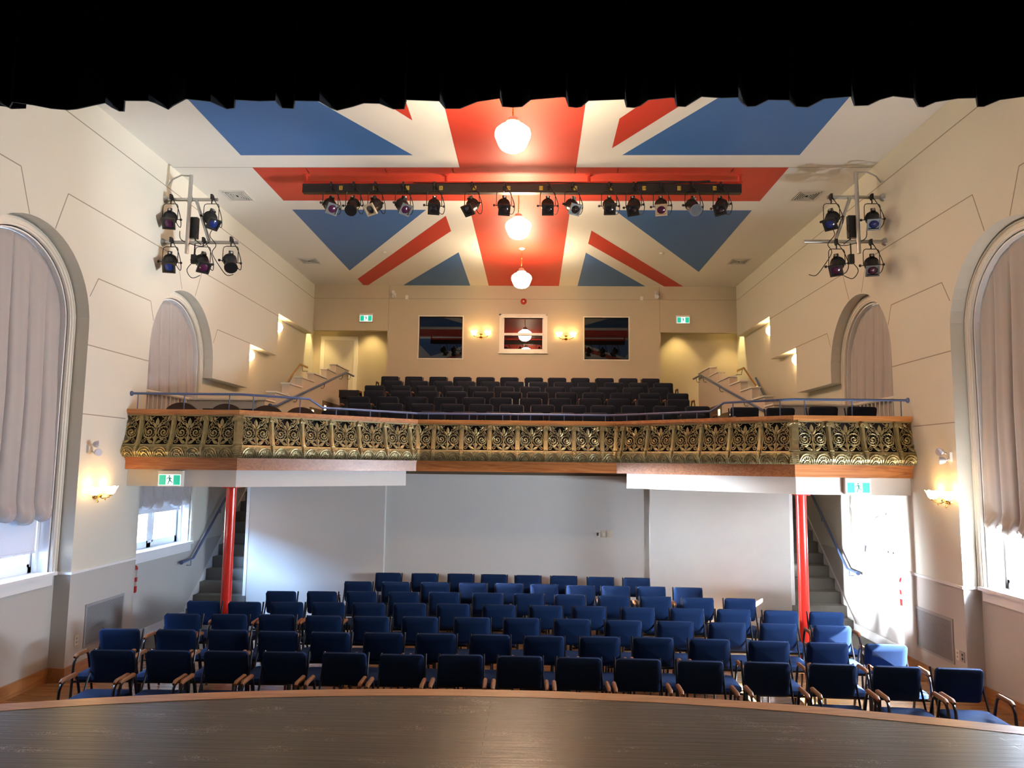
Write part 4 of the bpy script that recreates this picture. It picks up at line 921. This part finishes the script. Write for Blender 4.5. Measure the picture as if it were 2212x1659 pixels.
side_rig(-1, 10.43, 'left'); side_rig(1, 10.30, 'right')
for x, z, pan, gel, frame, lab in [(-5.10, 6.45, -8, 'gel_purple', 'plain', 'upper one nearest the wall, purple gel'), (-4.49, 6.45, 24, 'gel_blue', 'plain', 'upper one farther from the wall, blue gel'),
        (-5.06, 5.80, -6, 'gel_blue', 'plain', 'lower one nearest the wall, blue gel'), (-4.58, 5.80, 14, 'gel_purple', 'plain', 'middle one of the lower crossbar'), (-4.17, 5.81, 4, 'gel_dark', 'round', 'round dark one on the lower crossbar end')]:
    put_light(x, 10.41, z, pan+27, 44, pan*.2, 1, gel, frame, 'stage light on the left pipe rig, '+lab, 'left rig stage lights', 1)
for x, z, pan, gel, lab in [(4.46, 6.42, -14, 'gel_blue', 'upper one farther from the wall'), (5.03, 6.42, 8, 'gel_blue', 'upper one nearest the wall'), (4.51, 5.76, -8, 'gel_purple', 'lower one farther from the wall'), (4.99, 5.76, 6, 'gel_purple', 'lower one nearest the wall')]:
    put_light(x, 10.28, z, pan-25, 44, pan*.2, 1, gel, 'plain', 'black stage light on the right pipe rig, '+lab, 'right rig stage lights', 1)

# ------------------------------------------------------------------ sconces
def sconce():
    r = thing('wall_sconce', (0, 0, 0), 'x', 'wall lamp')
    mb = MB(); mb.lathe([(.062, 0), (.058, -.012), (.035, -.022), (.02, -.04), (.012, -.06)], 18, 0, 'y'); mb.lathe([(.001, -.10), (.018, -.085), (.022, -.06), (.012, -.035)], 12, 0, 'y', (0, 0, -.01)); mb.lathe([(.002, -.10), (.014, -.085), (.002, -.06)], 10, 0, 'z', (0, -.04, 0)); mb.build('back_plate', M['polebrass'], r, True)
    for s_ in (-1, 1):
        mb = MB(); mb.tube([(0, -.05, -.02), (s_*.05, -.07, -.045), (s_*.10, -.09, -.04), (s_*.15, -.10, -.035), (s_*.17, -.10, -.01)], .007, 6); mb.lathe([(.004, -.07), (.01, -.06), (.004, -.05)], 8, 0, 'z', (s_*.09, -.085, 0)); mb.lathe([(.028, -.005), (.03, .008), (.015, .015)], 12, 0, 'z', (s_*.17, -.10, -.01)); mb.build('arm', M['polebrass'], r, True)
        mb = MB(); rings = []; n = 24
        for rr, z in ((.028, 0), (.052, .02), (.062, .05), (.066, .075), (.082, .10)):
            rings.append([mb.pt((s_*.17+(rr*(1+(.10*math.cos(6*2*PI*j/n) if z > .06 else 0)))*math.cos(2*PI*j/n), -.10+(rr*(1+(.10*math.cos(6*2*PI*j/n) if z > .06 else 0)))*math.sin(2*PI*j/n), z+(.008*math.cos(6*2*PI*j/n) if z > .09 else 0))) for j in range(n)])
        for A_, B_ in zip(rings, rings[1:]):
            for j in range(n): mb.face((A_[j], A_[(j+1) % n], B_[(j+1) % n], B_[j]))
        mb.build('glass_shade', M['shade'], r, True)
        mb = MB(); mb.lathe([(.012, .02), (.022, .05), (.018, .08), (.003, .10)], 10, 0, 'z', (s_*.17, -.10, 0)); mb.build('bulb', M['bulb'], r, True)
    return r
SC = sconce(); fs = True
for loc, rz, lab in [((-1.04, YB, 5.73), 0, 'left of the booth sash window'), ((1.05, YB, 5.70), 0, 'right of the booth sash window'), ((-W, 9.22, 2.16), PI/2, 'on the left wall below the balcony'), ((W, 9.05, 2.24), -PI/2, 'on the right wall below the balcony')]:
    o = SC if fs else copy_tree(SC); fs = False
    o.location = loc; o.rotation_euler = (0, 0, rz); o['label'] = 'brass two-arm wall sconce with glowing shades '+lab; o['group'] = 'brass sconces'
# half-hidden globe lights in the stepped recesses, alcove downlights
for s in (-1, 1):
    nm = 'left' if s < 0 else 'right'
    for y, z, w_ in ((14.50, 4.70, 'lower'), (16.06, 5.56, 'upper')):
        r = thing('recess_wall_light', (s*XN, y+.0, z), '%s round glowing wall light in the stepped recess of the %s wall' % (w_, nm), 'wall lamp', 'recess wall lights')
        mb = MB(); mb.lathe([(.001, -s*.10), (.06, -s*.085), (.10, -s*.05), (.115, 0)] if s < 0 else [(.115, 0), (.10, -.05), (.06, -.085), (.001, -.10)], 20, 0, 'x'); mb.build('glass_dome', M['disc'], r, True)
        mb = MB(); mb.lathe([(.125, 0), (.125, -s*.015)], 20, 0, 'x'); mb.build('base_ring', M['plastic'], r)
    r = thing('alcove_downlight', (s*5.1, 18.0, ZC-.02), 'small recessed downlight over the %s alcove stairs' % nm, 'light', 'alcove downlights')
    r.location = (s*5.15, 18.25, 6.4)
    mb = MB(); mb.lathe([(.06, 0), (.06, .03)], 16); mb.build('trim_ring', M['plastic'], r)
    mb = MB(); mb.box(s*3.4, s*XN, YB+.14, 18.75, 6.43, 6.47); struct(mb.build('ceiling_alcove', M['wall']))
    light('alcove_spot', 'SPOT', (s*5.15, 18.25, 6.38), 58, (1, .74, .28), spot_size=1.25, spot_blend=.6, shadow_soft_size=.04, aim=(s*5.2, 18.2, 3.8))
    light('alcove_spot', 'SPOT', (s*3.9, 18.35, 6.38), 50, (1, .74, .28), spot_size=1.25, spot_blend=.6, shadow_soft_size=.04, aim=(s*3.9, 18.5, 3.8))

# ------------------------------------------------------------------ exit signs
def exit_sign():
    r = thing('exit_sign', (0, 0, 0), 'x', 'sign')
    mb = MB(); mb.box(-.165, .165, 0, .07, -.095, .115); mb.build('housing', M['plastic'], r)
    mb = MB(); mb.box(-.150, .150, -.004, 0, -.080, .065); mb.build('lit_face', M['exit_white'], r)
    mb = MB(); mb.box(-.143, -.05, -.006, -.003, -.073, .058); mb.box(.052, .143, -.006, -.003, -.073, .058); mb.build('green_field', M['exit_green'], r)
    mb = MB(); y = -.0075
    mb.prism([arc(-.004, .043, .0105, 0, 2*PI, 12)[:-1]], 'xz', y, y+.003)
    def lm(a, b, w): 
        d = Vector((b[0]-a[0], b[1]-a[1])); n_ = Vector((-d.y, d.x)).normalized()*w; mb.prism([[(a[0]-n_.x, a[1]-n_.y), (b[0]-n_.x, b[1]-n_.y), (b[0]+n_.x, b[1]+n_.y), (a[0]+n_.x, a[1]+n_.y)]], 'xz', y, y+.003)
    lm((-.004, .028), (.006, -.012), .010); lm((-.006, .026), (-.028, .018), .0045); lm((-.028, .020), (-.038, .0), .0042); lm((.004, .024), (.022, .010), .0045); lm((.022, .010), (.034, .014), .004)
    lm((.002, -.010), (-.010, -.036), .006); lm((-.010, -.036), (-.022, -.066), .005); lm((.006, -.010), (.024, -.030), .006); lm((.024, -.030), (.045, -.040), .005)
    mb.build('running_figure', M['exit_dark'], r)
    return r
ES = exit_sign()
for i, (loc, lab) in enumerate([((-4.60, YE+.0, 2.345), 'on the beam below the left end of the balcony'), ((4.51, YE+.0, 2.355), 'on the beam below the right end of the balcony'), ((-3.89, YB-.07, 6.15), 'high on the rear wall, left side'), ((3.90, YB-.07, 6.155), 'high on the rear wall, right side')]):
    o = ES if i == 0 else copy_tree(ES); o.location = loc; o['label'] = 'lit green running figure exit sign '+lab; o['group'] = 'exit signs'

# ------------------------------------------------------------------ emergency heads, bell, registers, outlets, vents
def emergency(axis_s):
    r = thing('emergency_light', (0, 0, 0), 'x', 'emergency light')
    mb = MB(); mb.box(-.045, .045, -.03, 0, -.05, .05); mb.build('base', M['plastic'], r)
    for k, (dx, dz) in enumerate(((-.05, .055), (.05, -.045))):
        mb = MB(); mb.tube([(dx*.3, -.02, dz*.5), (dx*.6, -.06, dz)], .008, 6)
        mb.T = Matrix.Translation((dx*.7, -.07, dz)) @ Matrix.Rotation(.5*(-1 if k else 1), 4, 'Z')
        mb.lathe([(.045, -.07), (.048, -.06), (.035, -.02), (.015, 0)], 14, 0, 'y'); mb.build('lamp_head', M['silver'] if axis_s else M['plastic'], r, True)
    return r
E0 = emergency(True)
for i, (loc, rz, lab) in enumerate([((-W, 9.02, 2.73), PI/2, 'on the left wall pier above the sconce'), ((W, 8.98, 2.75), -PI/2, 'on the right wall pier above the sconce'), ((-3.22, YB, 6.74), 0, 'high on the rear wall near the left vertical joint'), ((3.27, YB, 6.75), 0, 'high on the rear wall near the right vertical joint')]):
    o = E0 if i == 0 else copy_tree(E0); o.location = loc; o.rotation_euler = (0, 0, rz); o['label'] = 'twin-head emergency light '+lab; o['group'] = 'emergency lights'
for i, s in enumerate((-1, 1)):
    mb = MB(); mb.box(-.035, .035, -.03, 0, -.05, .05); mb.box(-.015, .015, -.034, -.03, -.03, .02); o = mb.build('sensor_box', M['plastic'], None, False, (s*2.9, YB, 6.69)); tag(o, 'small pale sensor box on the rear wall joint, %s side' % ('left' if s < 0 else 'right'), 'sensor', 'sensor boxes')
r = thing('fire_bell', (0, YB, 6.60), 'round red fire alarm bell on the rear wall above the booth window', 'alarm')
mb = MB(); mb.lathe([(.075, 0), (.075, -.02), (.06, -.04), (.02, -.05), (.001, -.05)][::-1], 20, 0, 'y'); mb.build('gong', M['bell'], r, True); mb = MB(); mb.lathe([(.02, -.06), (.02, -.05)], 10, 0, 'y'); mb.build('hub', M['plastic'], r)
def register():
    r = thing('wall_register', (0, 0, 0), 'x', 'vent')
    mb = MB(); w_, h_ = .43, .26
    for b in ((-w_, w_, -h_, -h_+.03), (-w_, w_, h_-.03, h_), (-w_, -w_+.03, -h_+.03, h_-.03), (w_-.03, w_, -h_+.03, h_-.03)): mb.box(b[0], b[1], -.012, 0, b[2], b[3])
    mb.build('frame', M['grille'], r)
    mb = MB(); mb.box(-w_+.03, w_-.03, -.002, 0, -h_+.03, h_-.03, 1)
    z = -h_+.035
    while z < h_-.03: mb.box(-w_+.03, w_-.03, -.009, -.002, z, z+.007); z += .014
    mb.build('louvres', [M['grille'], M['grille_gap']], r)
    return r
R0 = register()
R0.location = (-W, 9.62, .56); R0.rotation_euler = (0, 0, PI/2); R0['label'] = 'large grey louvred register low on the left wall'; R0['group'] = 'wall registers'
o = copy_tree(R0); o.location = (W, 9.53, .59); o.rotation_euler = (0, 0, -PI/2); o['label'] = 'large grey louvred register low on the right wall'
def outlet(loc, rz, m_, label, cat='outlet', name='wall_outlet'):
    r = thing(name, loc, label, cat, None, rz)
    mb = MB(); mb.box(-.035, .035, -.008, 0, -.058, .058); mb.build('cover_plate', m_, r)
    mb = MB()
    for z in (-.022, .022): mb.lathe([(.015, -.0095), (.015, -.008)], 10, 0, 'y', (0, 0, z))
    mb.build('socket', M['slot'] if m_ is M['plastic_grey'] else M['grille'], r)
outlet((-W, 9.05, .43), PI/2, M['plastic'], 'cream duplex wall outlet beside the left register')
outlet((W, 9.03, .46), -PI/2, M['plastic'], 'cream duplex wall outlet beside the right register')
outlet((W, 8.93, .46), -PI/2, M['plastic_grey'], 'grey metal wall outlet just in front of the cream one, right wall')
for x, m_, l in ((1.36, M['slot'], 'black toggle in its plate, left of three switches on the rear wall'), (1.46, M['plastic'], 'cream middle switch of three on the rear wall'), (1.56, M['plastic'], 'cream right switch of three on the rear wall')):
    r = thing('wall_switch', (x, 12.66, 1.455), l, 'switch'); mb = MB(); mb.box(-.045, .045, -.01, 0, -.058, .058); mb.build('cover_plate', M['plastic'] if m_ is M['slot'] else mat('cream_plate', (.62, .55, .40), .4), r)
    mb = MB(); mb.box(-.015, .015, -.018, -.01, -.03, .02); mb.build('toggle', m_, r)
def vent():
    r = thing('ceiling_vent', (0, 0, 0), 'x', 'vent')
    mb = MB(); a = .215; b = .24
    for q in ((-a, a, -b, -b+.035), (-a, a, b-.035, b), (-a, -a+.035, -b+.035, b-.035), (a-.035, a, -b+.035, b-.035)): mb.box(q[0], q[1], q[2], q[3], -.008, 0)
    mb.build('frame', M['plastic'], r)
    mb = MB(); mb.box(-a+.035, a-.035, -b+.035, b-.035, -.001, 0, 1)
    for k in range(5):
        i_ = .05+.032*k
        for q in ((-a+i_, a-i_, -b+i_, -b+i_+.008), (-a+i_, a-i_, b-i_-.008, b-i_), (-a+i_, -a+i_+.008, -b+i_, b-i_), (a-i_-.008, a-i_, -b+i_, b-i_)): mb.box(q[0], q[1], q[2], q[3], -.016, -.002)
    mb.build('louvres', [M['plastic'], M['slot']], r)
    return r
V0 = vent()
for i, (x, y, l) in enumerate([(-4.70, 11.80, 'beside the left end of the lighting bar'), (4.68, 11.78, 'beside the right end of the lighting bar'), (-4.70, 15.77, 'near the rear left corner'), (4.66, 15.70, 'near the rear right corner')]):
    o = V0 if i == 0 else copy_tree(V0); o.location = (x, y, ZC-.0015); o['label'] = 'white louvred ceiling vent '+l; o['group'] = 'ceiling vents'
for s in (-1, 1):
    mb = MB(); mb.lathe([(.05, 0), (.05, -.015), (.03, -.03), (.001, -.03)][::-1], 16); o = mb.build('smoke_detector', M['plastic'], None, True, (s*2.9, 15.07, ZC-.0015)); tag(o, 'small white ceiling detector in the %s rear white stripe' % ('left' if s < 0 else 'right'), 'detector', 'ceiling detectors')
# fire extinguishers
def extinguisher(s, tagcard, label):
    r = thing('fire_extinguisher', (s*5.31, 10.42, 0), label, 'fire extinguisher')
    mb = MB(); mb.lathe([(.055, .76), (.06, .775), (.06, 1.09), (.05, 1.12), (.02, 1.14), (.018, 1.16)], 18); mb.build('cylinder', M['ext_red'], r, True)
    mb = MB(); mb.lathe([(.0605, .85), (.0605, .91)], 18); mb.lathe([(.0605, .97), (.0605, 1.07)], 18); mb.build('label_band', M['ext_label'], r)
    mb = MB(); mb.box(-.015, .015, -.04, .04, 1.16, 1.19); mb.tube([(0, -.03, 1.19), (0, .06, 1.23)], .008, 6); mb.tube([(0, -.03, 1.17), (0, .06, 1.19)], .008, 6); mb.build('valve', M['chrome'], r)
    mb = MB(); mb.tube([(0, -.04, 1.17), (0, -.08, 1.12), (0, -.075, .9), (0, -.07, .85)], .010, 7); mb.build('hose', M['cable'], r, True)
    mb = MB(); mb.box(s*.06, s*.115, -.02, .02, 1.05, 1.10); mb.build('bracket', M['chrome'], r)
    if tagcard: mb = MB(); mb.box(-.05, .03, -.085, -.082, 1.03, 1.16); mb.box(-.04, .02, -.0855, -.085, 1.10, 1.14, 1); mb.build('inspection_tag', [mat('tag_card', (.6, .42, .36), .6), M['ext_red']], r)
extinguisher(-1, False, 'red fire extinguisher with white label bands on the left wall below the window')
extinguisher(1, True, 'red fire extinguisher with a paper tag on the right wall by the window')
